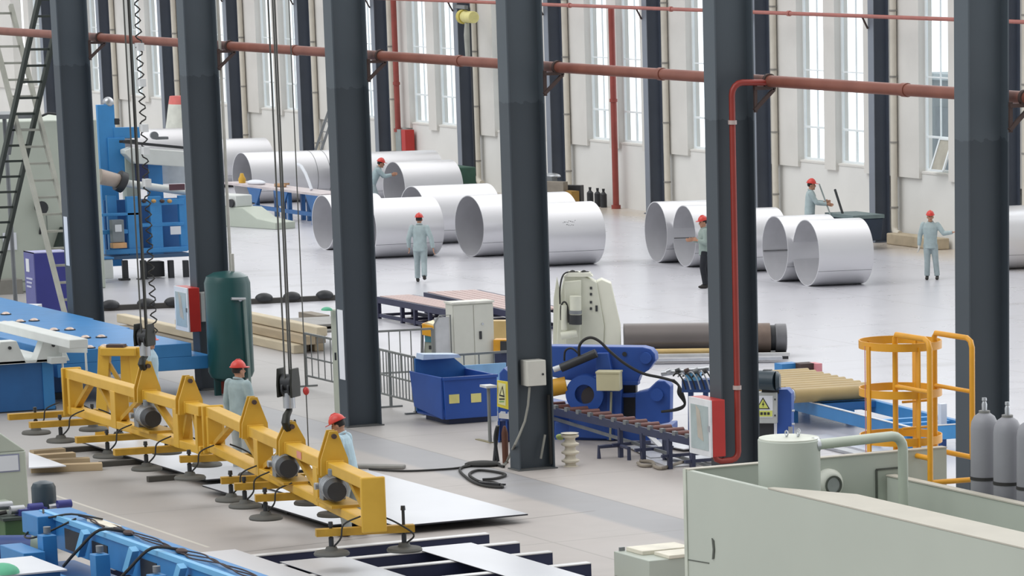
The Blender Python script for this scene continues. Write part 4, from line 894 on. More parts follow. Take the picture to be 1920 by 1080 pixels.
# old machine parts heaped against the wall right of the fourth column
q = oY(1050,372,27.6); t = thing('scrap_heap', 'grey machine scrap heaped by the far wall just right of the fourth column', 'scrap', (q.x,27.6,0)); r_ = random.Random(3)
for i in range(7):
    m = MB(); m.cbox((r_.uniform(-.9,.9), r_.uniform(-.4,.4), .17*(i+1)*.55+.06), (r_.uniform(.5,.9), .3, .34+.17*i*.55), R=r_.uniform(0,1)); part('scrap_piece', m, [M_dark, M_prof2, M_grey, mat('scrap_ochre','a5803e',.7)][i%4], t)
part('shiny_lid', MB().ell((-.3,-.1,1.15),.35,.25,.1,n=12,z0=-.2), M_chr, t)
for i, px in enumerate((1107,1121,1132)):
    q = oY(px, 384, WY-.35); tag(MB().lathe([(.11,0),(.11,.42),(.04,.5),(.05,.6)], n=12).build('small_cylinder', M_dark, loc=(q.x,WY-.35,0)), 'small dark cylinder standing at the far wall, %s of three' % ['leftmost','middle','rightmost'][i], 'cylinder', 'small dark cylinders at the wall')
# yellow chain hoist with hanging chain in front of the wall, held by a bracket on a column
ip = min(range(len(vis)), key=lambda i: abs(pr((vis[i],WY-.5,6))[0]-868)); cx = vis[ip]; Yh = WY-1.0
q = oY(880,32,Yh); t = thing('chain_hoist', 'yellow chain hoist hanging high by the wall column with a long chain', 'hoist', (q.x, Yh, q.z))
part('body', MB().cyl((-.35,0,0),(.35,0,0),.2,n=16), mat('hoist_yellow','d8cf8a',.5), t, bev=.02); part('gearbox', MB().cyl((-.55,0,0),(-.35,0,0),.24,n=16), mat('hoist_yellow2','cdbd5a',.5), t)
part('beam', MB().bar((-.0,-.1,.32),(cx-q.x,.49,.32),.12,.12), M_grey, t); part('hanger', MB().bar((0,0,.15),(0,0,.32),.06,.06), M_dark, t)
part('chain', MB().cyl((.05,.0,-5.3),(.05,0,-.15),.035,n=8), M_dark, t); part('chain_bag', MB().lathe([(.10,-1.4),(.13,-.6),(.09,-.2)], (-.18,0,0), 10), mat('bag_pale','a6a79f',.8), t)
# low-left foreground: pale machine column, plate on timbers, power pack and the blue carriage
q = F(57,985); Ht = hz(q, 845); t = thing('machine_upright', 'pale green machine upright at the left edge with a white notice on it', 'machine', (q.x,q.y,0))
part('upright', MB().box(-1.2,0,-1.6,0,0,Ht), M_pale, t, bev=.02); part('cap', MB().extr([(-1.6,0),(0,0),(-.35,.28),(-1.6,.75)], (-1.2,0,Ht), (0,1,0), (0,0,1), 1.2), M_pale, t, bev=.02)
na, nb = oX(-15,885,q.x)-q, oX(33,853,q.x)-q; part('notice', MB().box(0,.012,na.y,nb.y,na.z,nb.z), M_paper, t); part('notice_frame', MB().box(0,.008,na.y-.02,nb.y+.02,na.z-.02,nb.z+.02), mat('frame_slate','8a8fa6',.5), t)
part('lower_ledge', MB().box(0,.25,-1.6,-.35,0,.42), M_pale, t)
# timbers with a white sheet on top, behind the upright
c0 = F(58,892); 
for i, (x0,x1,y) in enumerate(((58,192,886),(62,168,876),(66,140,866),(60,120,858))):
    a, b = F(x0,y), F(x1,y-5); tag(MB().box(-.09,.09,0,(b-a).length,0,.12).build('pallet_timber', mat('raw_timber','b39f80',.85,var=.2,scale=4,stretch=(1,.2,1)), loc=(a.x,a.y,0), rotz=math.atan2((b-a).y,(b-a).x)-PI/2, bev=.005), 'raw timber under the white sheet at left, %s' % ['nearest the camera','second from the front','third from the front','at the back'][i], 'timber', 'raw timbers under the white sheet')
a, b, c = F(54,850,.125), F(124,875,.125), F(54,879,.125)
tag(MB().extr([(0,0),((c-a).x,(c-a).y),((b-a).x,(b-a).y)], a, (1,0,0), (0,1,0), .02).build('white_sheet', M_paper, loc=(0,0,0)), 'white triangular sheet corner on the raw timbers at left', 'sheet')
# hydraulic power pack
q = F(52,1037); t = thing('hydraulic_power_pack', 'green hydraulic tank with dark motor and chrome valves, lower left', 'power pack', (q.x,q.y,0)); Hh = hz(q,968)
part('tank', MB().box(-.32,.28,-.40,.32,.0,Hh), mat('tank_moss','43633c',.5,var=.1), t, bev=.012); part('lid', MB().box(-.35,.31,-.43,.35,Hh,Hh+.04), mat('lid_dark','3b4640',.6), t)
part('motor', MB().lathe([(.17,0),(.17,.34),(.14,.40),(.05,.43)], (-.1,.32,Hh+.04), 24), mat('motor_slate','2f3f49',.35), t)
for i, (dx,dy,dz) in enumerate(((.1,-.15,.12),(.15,.1,.14),(.05,.42,.1),(.2,.5,.16),(-.1,-.25,.16))): part('valve', MB().cyl((dx,dy-.1,Hh+dz),(dx,dy+.1,Hh+dz),.06,n=12), M_chr if i%2 == 0 else mat('valve_indigo','3a3f86',.4), t)
part('valve_block', MB().box(0,.22,-.15,.25,Hh+.04,Hh+.13), mat('valve_indigo','3a3f86',.4), t); part('hose', MB().stube([(.1,-.3,Hh+.1),(.05,-.5,Hh+.05),(0,-.8,Hh-.1)], .03, 8), M_rub, t)
q = F(22,1055); t = thing('pump_motor', 'blue pump motor lying beside the green hydraulic tank', 'motor', (q.x,q.y,0), RD(60)); part('barrel', MB().cyl((-.3,0,.2),(.3,0,.2),.19,n=20), mat('motor_blue','27437f',.4), t); part('end_bell', MB().cyl((.3,0,.2),(.42,0,.2),.19,.12,n=20), mat('bell_grey_green','76877f',.5), t); part('foot', MB().box(-.25,.25,-.15,.15,0,.06), M_dark, t)
tag(MB().cbox((0,0,-.01),(1.3,1.15,.02)).build('white_sheet', M_plate, loc=(F(35,1065,.62).x-.2,F(35,1065,.62).y-.1,.62)), 'bright sheet corner at the bottom left edge of the picture', 'sheet')
s0 = F(35,1065,.62); t = thing('sheet_stand', 'dark blue stand carrying the bright sheet at the bottom left', 'stand', (s0.x-.2,s0.y-.1,0)); part('frame', MB().box(-.6,.6,-.5,.5,.5,.598), M_blued, t)
for x in (-.5,.5):
    for y in (-.4,.4): part('leg', MB().box(x-.05,x+.05,y-.05,y+.05,0,.5), M_blued, t)
tag(MB().ell((0,0,.0),.25,.2,.12,n=14,k=6,z0=0).build('green_cloth', mat('cloth_green','5fae8c',.8), loc=(F(6,1072,.63).x,F(6,1072,.63).y,.621)), 'green cloth on the bright sheet at the bottom left corner', 'cloth')
# long blue carriage in the foreground
zt = .9; A = F(138,955,zt); Bp = F(477,1071,zt); yi = F(300,1036,zt).y; xl = F(85,957,zt).x
t = thing('roller_carriage', 'long blue machine carriage with cables on top in the left foreground', 'machine', (xl, yi, 0)); o = Vector((xl, yi, 0)); W_ = A.y-yi+.02
part('side_beam', MB().box(.02, 9, 0.0, W_, .45, zt), M_blue, t, bev=.012)
part('top_strip', MB().box(.02, 9, -.03, .05, zt-.05, zt+.02), mat('machine_blue_light','6fb2df',.45,var=.04), t)
part('end_plate', MB().box(-.06, .55, -.25, W_+.006, .62, zt+.006), M_blue, t, bev=.012)
for px in (100, 197, 302, 410):
    c = oY(px, 1030, yi-.25); x = c.x-o.x
    po = part('post', MB().box(x-.12, x+.08, -.42, -.22, .0, zt-.16), M_blue, t, bev=.01); part('clamp_head', MB().cyl((x-.06,-.3,zt-.14),(x-.06,-.3,zt-.06),.05,n=10), M_grey, po)
part('pocket', MB().box(.9, 1.6, -.012, .01, .5, .78), M_dark, t)
for x in (1.9,3.6,5.2): part('pocket', MB().box(x, x+.55, -.012, .01, .45, .74), M_dark, t); part('cylinder', MB().bar((x+.1,-.12,zt-.02),(x-.10,-.15,.55),.10,.10), mat('machine_blue_light','6fb2df',.45,var=.04), t)
part('lower_beam', MB().box(.1, 9, -.55, W_-.05, .0, .2), M_blued, t); part('lower_rail', MB().box(.45,1.35,-.75,-.45,.32,.56), M_blue, t, bev=.01); part('recess_fill', MB().box(.3,9,-1.1,-.55,.0,.12), M_dark, t)  # outer dark slab on the floor stands in for the recess's shade
part('low_bracket', MB().box(1.6,3.0,-.8,-.5,.25,.36), M_blue, t)
part('cream_strip', MB().box(1.25,2.1,.18,.34,zt,zt+.03), mat('strip_cream','ddd6c4',.6), t)
for i in range(3):
    pts_ = [(1.0+j*.4, .16+.05*i+.05*math.sin(j*1.7+i*2), zt+.03+.015*math.cos(j+i)) for j in range(20)]; part('cable', MB().stube(pts_, .010, 6), mat('cable_brown','3f3230',.7), t)
part('hose', MB().stube([(.05,-.1,zt-.2),(.3,-.35,zt-.28),(.8,-.35,zt-.22),(1.2,.05,zt+.04)], .014, 8), M_rub, t); part('hose', MB().stube([(.1,0,zt+.03),(.5,-.1,zt-.02),(.9,.1,zt+.06),(1.5,.3,zt+.05)], .014, 8), M_rub, t)
for x in (2.6,4.4): part('hose', MB().stube([(x,.2,zt+.04),(x-.15,-.1,zt+.06),(x-.3,-.35,zt-.2),(x-.6,-.45,.45)], .02, 8), M_rub, t); part('valve_cluster', MB().ell((x+.1,.2,zt+.03),.12,.07,.04,n=10,k=5), M_rust, t)
# ================================================================ MIDDLE: fences, cabinets, bin, plate rolls, conveyors
def nrm(ang): return Vector((math.sin(ang), -math.cos(ang), 0))         # towards the camera side of an upright plane
def onplane(P, ang, px, py, front=0.0):
    o_ = Vector((P[0], P[1], 0))+nrm(ang)*front; q = oV(px, py, o_, ang); d = q-Vector((P[0],P[1],0)); return d
def prof(parent, name, P, ang, poly, front, th, m, bev=0.0, label=None):   # upright plate: outline on a real upright plane, pushed back by th
    pts = [onplane(P, ang, x, y, front) for x, y in poly]; ax = Vector((math.cos(ang), math.sin(ang), 0)); o_ = pts[0]
    p2 = [((q-o_).dot(ax), (q-o_).z) for q in pts]
    area = sum(p2[i][0]*p2[(i+1)%len(p2)][1]-p2[(i+1)%len(p2)][0]*p2[i][1] for i in range(len(p2)))
    if area < 0: p2.reverse()
    return part(name, MB().extr(p2, o_-nrm(ang)*th, ax, (0,0,1), th), m, parent, bev=bev, label=label)
def rect(x0, y0, x1, y1): return [(x0,y1),(x1,y1),(x1,y0),(x0,y0)]
M_fen = mat('fence_grey', '7c7f7e', .5, .2); M_cream = mat('cabinet_cream', 'cfd0c6', .5, var=.03); M_cab2 = mat('cabinet_sage', 'a8ada0', .5, var=.04)
M_royal = mat('royal_blue', '2b52a0', .42, var=.08, scale=2); M_ltb = mat('light_blue_sheet', '8fbfe6', .5); M_brown = mat('roller_brown', '6b4642', .45, .2)
def fence(label, a, b, h=1.04, n=10, mid=True, posts=2):
    a, b = Vector((a[0],a[1],0)), Vector((b[0],b[1],0)); d = b-a; L = d.length; t = thing('barrier_fence', label, 'fence', a, math.atan2(d.y, d.x), 'grey steel barrier fences')
    part('top_rail', MB().bar((0,0,h),(L,0,h),.04,.04), M_fen, t); part('bottom_rail', MB().bar((0,0,.22),(L,0,.22),.035,.035), M_fen, t)
    if mid: part('mid_rail', MB().bar((0,0,.58),(L,0,.58),.03,.03), M_fen, t)
    for i in range(posts): x = L*i/(posts-1); part('post', MB().bar((x,0,0),(x,0,h),.045,.045), M_fen, t); part('foot', MB().box(x-.03,x+.03,-.22,.22,0,.03), M_fen, t)
    for i in range(1, n): part('bar', MB().cyl((L*i/n,0,.22),(L*i/n,0,h),.012,n=6), M_fen, t)
    return t
fa = F(575,725); fb = F(790,776)
fence('grey barrier fence behind the sage cabinet and third column', (fa.x, 1.62), (fa.x+2.7, 1.62), n=9, posts=2)
f2 = fence('grey barrier fence in front of the blue bin, right of the third column', (fa.x+2.75, 1.62), (fb.x-.05, 1.55), n=16, posts=3)
c0 = F(798,779); fence('grey barrier fence end behind the blue bin', (fb.x, 1.6), (fb.x, 3.75), n=7, mid=False)
g0 = F(714,621,1.04); fence('grey barrier fence farthest back, right of the third column', (g0.x, g0.y-.3), (g0.x+.1, g0.y+1.05), n=6, mid=False)
# tall sage cabinet beside column 3 with a green cloth on top
q = F(637,787); H = hz(q, 583); Pc = (q.x-.02, q.y)
t = thing('tall_cabinet', 'tall narrow sage grey cabinet standing against the left of the third column', 'cabinet', (q.x,q.y,0)); o = Vector((q.x,q.y,0)); w = (F(637,787)-F(613,790)).y
part('case', MB().box(-.35,0,w,0.06,.08,H), M_cab2, t, bev=.01); part('plinth', MB().box(-.33,-.02,w+.02,.05,0,.08), M_dark, t); part('door_seam', MB().box(0,.004,w+.02,.04,.34,.355), mat('seam_grey','87908a',.7), t); part('lock', MB().box(0,.02,-.05,-.02,H*.55,H*.62), M_dark, t)
tag(MB().ell((0,0,0),.12,.10,.06,n=12,k=6,z0=0).build('green_cloth', mat('cloth_green','5fae8c',.8), loc=(q.x-.18,q.y-.08,H+.001)), 'green cloth bundled on top of the tall sage cabinet', 'cloth')
# white electric cabinet with two doors
q = F(852,694); H = hz(q,571); b_ = oX(925,600,q.x); L = b_.y-q.y
t = thing('electric_cabinet', 'white two-door electric cabinet behind the blue bin', 'cabinet', (q.x,q.y,0))
part('case', MB().box(-.32,0,0,L,0,H), M_cream, t, bev=.012); part('top_lip', MB().box(-.34,.03,-.02,L+.02,H,H+.04), mat('lip_cream','dcdcd2',.5), t)
for i in (0,1):
    d = part('door', MB().box(.0,.015,.02+i*L/2,(i+1)*L/2-.005+.0,.03,H-.03), M_cream, t)
    if i: part('handle', MB().box(.015,.035,L/2+.12,L/2+.17,H*.45,H*.57), M_dark, d); part('lock', MB().cyl((.015,L*.72,H*.68),(.03,L*.72,H*.68),.025,n=10), M_chr, d)
m = MB(); lp = [(.02,-.42,.3),(.02,-.42,.95),(.02,-.30,1.12),(.02,-.06,1.12),(.02,-.06,.3)]
part('side_door_frame', MB().tube(lp, .015, 6), M_fen, t); part('side_door', MB().box(-.01,.01,-.40,-.08,.3,1.08), mat('door_pale','c6c8cb',.5), t)
# console with yellow top
q = F(815,684); An = RD(48)
t = thing('control_console', 'small console with yellow top and teal screen left of the white electric cabinet', 'console', (q.x,q.y,0))
prof(t,'base',q,An,[(794,668),(836,672),(834,645),(796,640)],0,.4,M_cab2,.01); prof(t,'hood',q,An,[(791,628),(830,636),(831,618),(808,610),(791,606)],.12,.5,mat('console_yellow','e0a12a',.4),.015)
prof(t,'hood_top',q,An,[(789,609),(829,619),(824,612),(800,604)],.10,.45,mat('console_cream','e8dcb4',.5)); prof(t,'screen',q,An,[(797,641),(826,643),(828,634),(796,628)],.03,.1,mat('screen_teal','4f8ca0',.2)); prof(t,'keyboard',q,An,rect(804,648,828,655),.02,.1,M_dark)
prof(t,'pedestal',q,An,[(800,684),(828,686),(828,668),(800,664)],-.05,.25,M_cab2); prof(t,'seam',q,An,rect(811,616,812.5,633),.125,.02,M_yeld)
prof(t,'side_post',q,An,[(789,668),(793,668),(793,606),(789,606)],.05,.05,M_dark)
q = F(940,650,.5); t = thing('yellow_guard', 'small yellow machine guard between the white cabinet and the fourth column', 'guard', (F(938,690).x,F(938,690).y,0)); P_ = F(938,690)
prof(t,'guard',P_,RD(55),rect(925,637,950,660),0,.3,mat('console_yellow','e0a12a',.4),.01); prof(t,'block',P_,RD(55),rect(938,640,952,662),.05,.2,M_dark); prof(t,'stand',P_,RD(55),rect(926,660,950,690),0,.25,mat('navy_deep','2a3350',.5))
prof(t,'tan_rollers',P_,RD(66),[(924,638),(956,638),(956,602),(924,602)],-2.0,.3,mat('roller_tan','c9ad74',.5,var=.1))
# blue open bin with yellow stickers
q = F(835,797); H = hz(q,708); L = F(930,790).y-q.y+.02; Hb = hz(q+Vector((-1.2,0,0)), 672)
t = thing('blue_bin', 'blue steel scrap bin with two yellow stickers on its front', 'bin', (q.x,q.y,0)); th = .04; zb = .10
part('front_wall', MB().extr([(0,zb),(L,zb),(L+.02,H),(-.02,H)], (0,0,0), (0,1,0), (0,0,1), th), M_royal, t, bev=.008)
part('side_wall', MB().extr([(0,zb),(-1.15,zb+.12),(-1.3,H),(0,H)], (0,-.02,0), (1,0,0), (0,0,1), th), M_royal, t, bev=.008)
part('side_wall', MB().extr([(0,zb),(-1.15,zb+.12),(-1.3,H),(0,H)], (0,L,0), (1,0,0), (0,0,1), th), M_royal, t, bev=.008)
part('back_wall', MB().extr([(0,zb),(L,zb),(L,H),(L*.72,Hb),(.0,Hb)], (-1.2,0,0), (0,1,0), (0,0,1), th), mat('bin_inside_blue','2f6cae',.5), t)
part('floor', MB().box(-1.2,0,0,L,zb,zb+.03), M_royal, t); part('rim', MB().box(-.02,.06,-.03,L+.03,H-.05,H), M_royal, t); part('skid', MB().box(-1.0,-.05,.1,L-.1,0,zb), mat('navy_deep','2a3350',.5), t)
for py_, px_ in ((748,852),(746,893)):
    c = oX(px_,py_,q.x+.05)-q; part('sticker', MB().box(.041,.048,c.y-.10,c.y+.10,c.z-.08,c.z+.08), mat('sticker_yellow','e6dd8a',.5), t)
part('liner', MB().extr([(0,0),(L*.75,0),(L*.7,.06),(.02,.1)], (-1.17,.02,Hb), (0,1,0), (0,0,1), .3), mat('liner_pale','b9cdea',.4), t)
P_ = F(905,778); t = thing('light_blue_sheet', 'light blue sheet panel standing behind the blue bin', 'panel', (q.x-1.35, q.y+L*.6, 0)); a, b = oX(868,712,q.x-1.35), oX(948,680,q.x-1.35)
part('panel', MB().box(-.02,.02,a.y-(q.y+L*.6),b.y-(q.y+L*.6),.0,b.z), M_ltb, t)
# thin post with a small plate on top
q = F(919,830); H = hz(q,724); t = thing('floor_post', 'thin grey post with pale plate on top, right of the blue bin', 'post', (q.x,q.y,0))
part('post', MB().cyl((0,0,0),(0,0,H-.02),.03,n=12), M_fen, t); part('top_plate', MB().box(-.13,.13,-.1,.1,H-.02,H+.02), mat('plate_pale','c3c6c8',.4), t); part('foot', MB().box(-.5,.06,-.04,.04,0,.015), mat('foot_ochre','8b8468',.7), t)
# yellow warning board
q = F(945,830); t = thing('warning_board', 'yellow warning board with black pictogram left of the fourth column', 'sign', (q.x,q.y,0)); An = RD(55)
prof(t,'board',q,An,[(932,762),(953,768),(953,716),(932,713)],0,.03,mat('board_yellow','e3d24a',.5)); prof(t,'panel',q,An,[(934,757),(948,761),(948,720),(934,717)],.006,.006,mat('board_pale','e9e7b4',.5))
prof(t,'pictogram',q,An,[(936,742),(946,745),(942,723)],.012,.006,M_dark); prof(t,'pictogram_fill',q,An,[(938,740),(944,741.5),(941.5,728)],.018,.006,mat('board_pale','e9e7b4',.5)); prof(t,'text_strip',q,An,rect(936,747,946,749.5),.012,.006,M_dark); prof(t,'text_strip',q,An,rect(936,752,945,754),.012,.006,mat('text_green','7fae6a',.5))
prof(t,'shelf',q,An,[(935,784),(955,786),(955,777),(935,775)],.05,.3,M_white); prof(t,'leg',q,An,rect(934,762,937,830),-.02,.05,M_royal); prof(t,'leg',q,An,rect(948,764,951,832),-.02,.05,M_royal); prof(t,'blue_box',q,An,rect(933,790,956,826),-.08,.4,mat('navy_blue_box','2b3f78',.5))
q = F(948,868); t = thing('gas_torch_bundle', 'dark hose bundle with a rusty bottle at the foot of the fourth column', 'hoses', (q.x,q.y,0)); part('bottle', MB().lathe([(.05,0),(.055,.5),(.035,.58),(.02,.62)], n=14), mat('rust_bottle','5f3a2c',.7), t); part('hose', MB().stube([(-.08,-.1,.02),(-.12,-.12,.4),(-.08,-.08,.62),(-.14,-.1,.3),(-.1,-.16,.02)], .03, 8), M_dark, t)
# red topped roller racks
def rack(label, x0, y0, x1, y1, wid, zt, src=None):
    a, b = F(x0,y0,zt), F(x1,y1,zt); d = b-a; L = d.length; t = thing('roller_rack', label, 'rack', (a.x,a.y,0), math.atan2(d.y,d.x), 'red-topped roller racks'); nv = mat('rack_navy','34364f',.5); top = mat('rack_red_top','bfa6a1',.5,var=.06)
    for y in (0, wid): part('side_rail', MB().box(0,L,y-.04,y+.04,zt-.14,zt), nv, t)
    for i in range(6): part('slat', MB().box(0,L,.06+i*(wid-.1)/6,.06+(i+.86)*(wid-.1)/6,zt-.02,zt+.01), top, t)
    for x in (.05, L*.36, L*.55, L*.76, L-.05):
        for y in (0, wid): part('leg', MB().bar((x,y,0),(x,y,zt-.14),.08,.08), nv, t)
        part('cross_member', MB().bar((x,0,.08),(x,wid,.08),.06,.06), nv, t)
    part('low_rail', MB().bar((0,0,.08),(L,0,.08),.06,.08), nv, t); part('low_rail', MB().bar((0,wid,.08),(L,wid,.08),.06,.08), nv, t); return t
rack('long red-topped rack with navy legs just right of the third column', 708, 556, 838, 580, .85, .5)
rack('long red-topped rack behind the white electric cabinet, farther right', 797, 548, 955, 583, 1.3, .5)
# ---------------- plate rolling machine: pale tower and long roll
TA = RD(62); Pt = F(1100,676); Pt = Vector((Pt.x,Pt.y,0)); t = thing('plate_roll_tower', 'cream machine tower with black buttons and hoses on top, behind the blue press', 'machine', Pt)
M_tow = mat('tower_cream', 'd3d4c4', .5, var=.04)
prof(t,'housing',Pt,TA,[(1042,676),(1131,676),(1133,610),(1119,530),(1095,518),(1058,517),(1048,560)],0,.55,M_tow,.02)
prof(t,'side_wing',Pt,TA,[(1131,676),(1165,676),(1164,612),(1146,532),(1128,524),(1118,529),(1133,610)],-.06,.5,mat('tower_cream_lit','e2e2d2',.5,var=.03),.015)  # paler cream copy paints the right and top faces as lit
prof(t,'top_cap',Pt,TA,[(1056,519),(1112,519),(1106,512),(1066,511)],.05,.45,mat('tower_cream_lit','e2e2d2',.5,var=.03))
pm = prof(t,'gearbox_panel',Pt,TA,[(1060,652),(1088,640),(1090,525),(1058,528)],.08,.1,M_tow,.02)
for y in (540.5,552,567,579): prof(t,'button',Pt,TA,[(1106,y+2),(1110,y+2),(1110,y-2.5),(1106,y-2.5)],.02,.02,M_dark)
prof(t,'switch',Pt,TA,rect(1116.5,573,1120.5,584),.02,.02,M_dark)
def P3(px,py,fr): return onplane(Pt, TA, px, py, fr)
mt = part('motor', MB().cyl(P3(1079,608,.25), P3(1079,555,.25), .12, n=18), M_tow, t); part('motor_base', MB().cyl(P3(1079,608,.25), P3(1079,590,.25), .135, n=18), M_dark, mt); part('motor_band', MB().cyl(P3(1079,588,.25), P3(1079,582,.25), .135, n=18), M_grey, mt)
part('cylinder', MB().cyl(P3(1058,618,.2), P3(1058,572,.2), .065, n=14), M_tow, t); part('yoke', MB().cyl(P3(1052,630,.25), P3(1082,625,.25), .08, n=14), M_tow, t)
part('hose', MB().stube([P3(*q) for q in ((1050,570,.1),(1050,540,.12),(1056,516,.1),(1070,510,.0),(1100,514,-.1))], .018, 6), M_rub, t); part('hose', MB().stube([P3(*q) for q in ((1052,600,.15),(1052,575,.2),(1058,566,.2),(1064,575,.22),(1066,605,.25))], .018, 6), M_rub, t)
for i in range(5): part('hose', MB().stube([P3(1066+i*6,513+(i%2)*2,.0), P3(1074+i*7,508+(i%3)*2,-.15), P3(1084+i*6,514,-.25)], .02, 6), M_rub, t)
prof(t,'side_plate',Pt,TA,[(1036,676),(1046,676),(1052,560),(1044,520),(1038,560)],-.1,.3,M_tow,.01)
M_roll = mat('roll_steel', '77716f', .38, .5, var=.05, scale=1.5); M_roll2 = mat('roll_brown', '7a6a60', .5, .3, var=.15); M_roll3 = mat('roll_end_grey', '77777a', .45, .3)
RA = RD(64); p0 = P3(1150,637,-.3); d = Vector((math.cos(RA), math.sin(RA), 0)); Rr = .335
# the roll: centre line from the tower out to its free end
c1 = Vector(Pt)+p0; e = oV(1474,628,c1,RA); Lr = (Vector((e.x,e.y,0))-Vector((c1.x,c1.y,0))).length; zc_ = c1.z
t2 = thing('plate_roll', 'long dark steel roll lying horizontally right of the cream tower', 'roll', (c1.x,c1.y,zc_), RA)
part('barrel', MB().cyl((.22,0,0),(Lr*.80,0,0),Rr,n=40), M_roll, t2); part('journal', MB().cyl((Lr*.80,0,0),(Lr*.905,0,0),Rr*.93,n=36), M_roll2, t2); part('groove', MB().cyl((Lr*.905,0,0),(Lr*.935,0,0),Rr*.80,n=36), M_dark, t2); part('end_disc', MB().cyl((Lr*.935,0,0),(Lr*1.0,0,0),Rr*.88,n=36), M_roll3, t2, bev=.02)
t3 = thing('roll_support', 'steel support stand under the long dark roll', 'stand', (c1.x,c1.y,0), RA)
for u in (.25,.75): part('stand', MB().box(Lr*u-.15,Lr*u+.15,-.25,.25,0,zc_-Rr), M_royal, t3); 
part('feed_roller', MB().cyl((.35,-.62,.20),(Lr*.62,-.62,.20),.06,n=16), mat('roller_tan','c9ad74',.5,var=.1), t3); part('feed_rail', MB().box(.35,Lr*1.0,-.85,-.75,.10,.17), M_white, t3); part('feed_rail', MB().box(.35,Lr*.95,-1.2,-1.0,.06,.12), mat('rail_silver','c9cbd0',.35,.4), t3); part('base_beam', MB().box(-.2,Lr,-.5,.4,0,.1), M_dark, t3)
# ---------------- blue bending press in front
BA = RD(52); Pb = F(1165,827); Pb = Vector((Pb.x,Pb.y,0)); t = thing('bending_press', 'royal blue bending press with round bosses and a cream junction box', 'machine', Pb)
def Q(px,py,fr): return onplane(Pb, BA, px, py, fr)
prof(t,'upper_arm',Pb,BA,[(960,690),(1060,712),(1150,722),(1195,718),(1200,704),(1216,694),(1229,676),(1228,664),(1220,655),(1205,651),(1036,649),(960,652)],-.15,.35,M_royal,.015)
prof(t,'main_plate',Pb,BA,[(1066,820),(1165,825),(1165,716),(1148,700),(1140,662),(1118,662),(1116,706),(1085,708),(1068,730)],.0,.3,M_royal,.015)
prof(t,'right_plate',Pb,BA,[(1191,805),(1256,792),(1257,724),(1246,714),(1232,714),(1214,731),(1191,737)],.0,.35,M_royal,.02)
prof(t,'web_plate',Pb,BA,[(1165,825),(1192,825),(1192,700),(1165,700)],-.25,.2,M_dark); prof(t,'web_rib',Pb,BA,rect(1165,738,1194,745),-.1,.25,M_royal); prof(t,'web_rib',Pb,BA,rect(1165,715,1196,722),-.1,.25,M_royal)
prof(t,'base',Pb,BA,[(1040,832),(1256,828),(1256,800),(1160,806),(1040,790)],-.1,.9,M_royal,.02)
for (px,py,r_,fr) in ((1211,671,.10,-.13),(1232,740,.11,.02)): part('boss', MB().cyl(Q(px,py,fr),Q(px,py,fr)+nrm(BA)*.05,r_,n=24), M_royal, t)
part('pin_hole', MB().cyl(Q(1171,664,-.14),Q(1171,664,-.14)+nrm(BA)*.01,.04,n=16), M_dark, t)
c = Q(1098,738,.0); part('ring_housing', MB().hollow(c-nrm(BA)*.25, c+nrm(BA)*.12, .33, .17, n=36), M_royal, t); part('ring_core', MB().cyl(Q(1110,745,.05)-nrm(BA)*.2, Q(1110,745,.05), .19, n=28), mat('core_dark','3b3638',.6), t)
cy = part('hydraulic_cylinder', MB().cyl(Q(1052,690,.12), Q(1118,662,.12), .075, n=18), M_dark, t); part('rod_end', MB().cyl(Q(1038,693,.13), Q(1053,688,.12), .05, n=14), mat('rod_white','d9dde0',.3), cy)
bx = thing('junction_box', 'cream junction box on the front of the royal blue press', 'box', Vector(Pb)+Q(1143,731,.24)); 
part('case', MB().box(-.16,.16,-.2,.2,0,.30), mat('box_ochre_cream','c9c3a0',.5,var=.03), bx, bev=.006); part('lid', MB().box(-.17,.17,-.21,.21,.30,.33), mat('box_ochre_cream','c9c3a0',.5,var=.03), bx); bx.rotation_euler = (0,0,BA-PI/2)
prof(t,'box_bracket',Pb,BA,rect(1138,728,1150,825),.03,.05,M_royal); part('box_conduit', MB().cyl(Q(1146,735,.06),Q(1144,825,.06),.02,n=8), mat('conduit_cream','a9a88e',.5), t)
part('yellow_motor', MB().cyl(Q(1032,728,.05),Q(1062,722,.0),.15,n=20), mat('press_amber','c9962c',.5), t); prof(t,'left_block',Pb,BA,[(936,820),(1000,824),(1070,826),(1070,760),(1000,745),(955,700),(944,690),(936,700)],-.35,.4,M_royal,.015)
part('hose', MB().stube([Q(*q) for q in ((1086,668,.1),(1086,650,.15),(1094,638,.15),(1108,633,.15),(1124,640,.15),(1145,660,.15),(1172,682,.12),(1205,700,.1),(1240,708,.1),(1262,714,.1))], .025, 8), M_rub, t)
part('hose', MB().stube([Q(*q) for q in ((1058,676,.05),(1060,658,.1),(1072,653,.1),(1086,664,.1))], .018, 8), M_rub, t)
for i in range(3): part('hose', MB().stube([Q(*q) for q in ((1262-i*3,712,.1),(1272,722,.1),(1280-i*4,738,.15),(1284,758,.12),(1272-i*4,768,.1),(1240,772,.08))], .022, 8), M_rub, t)
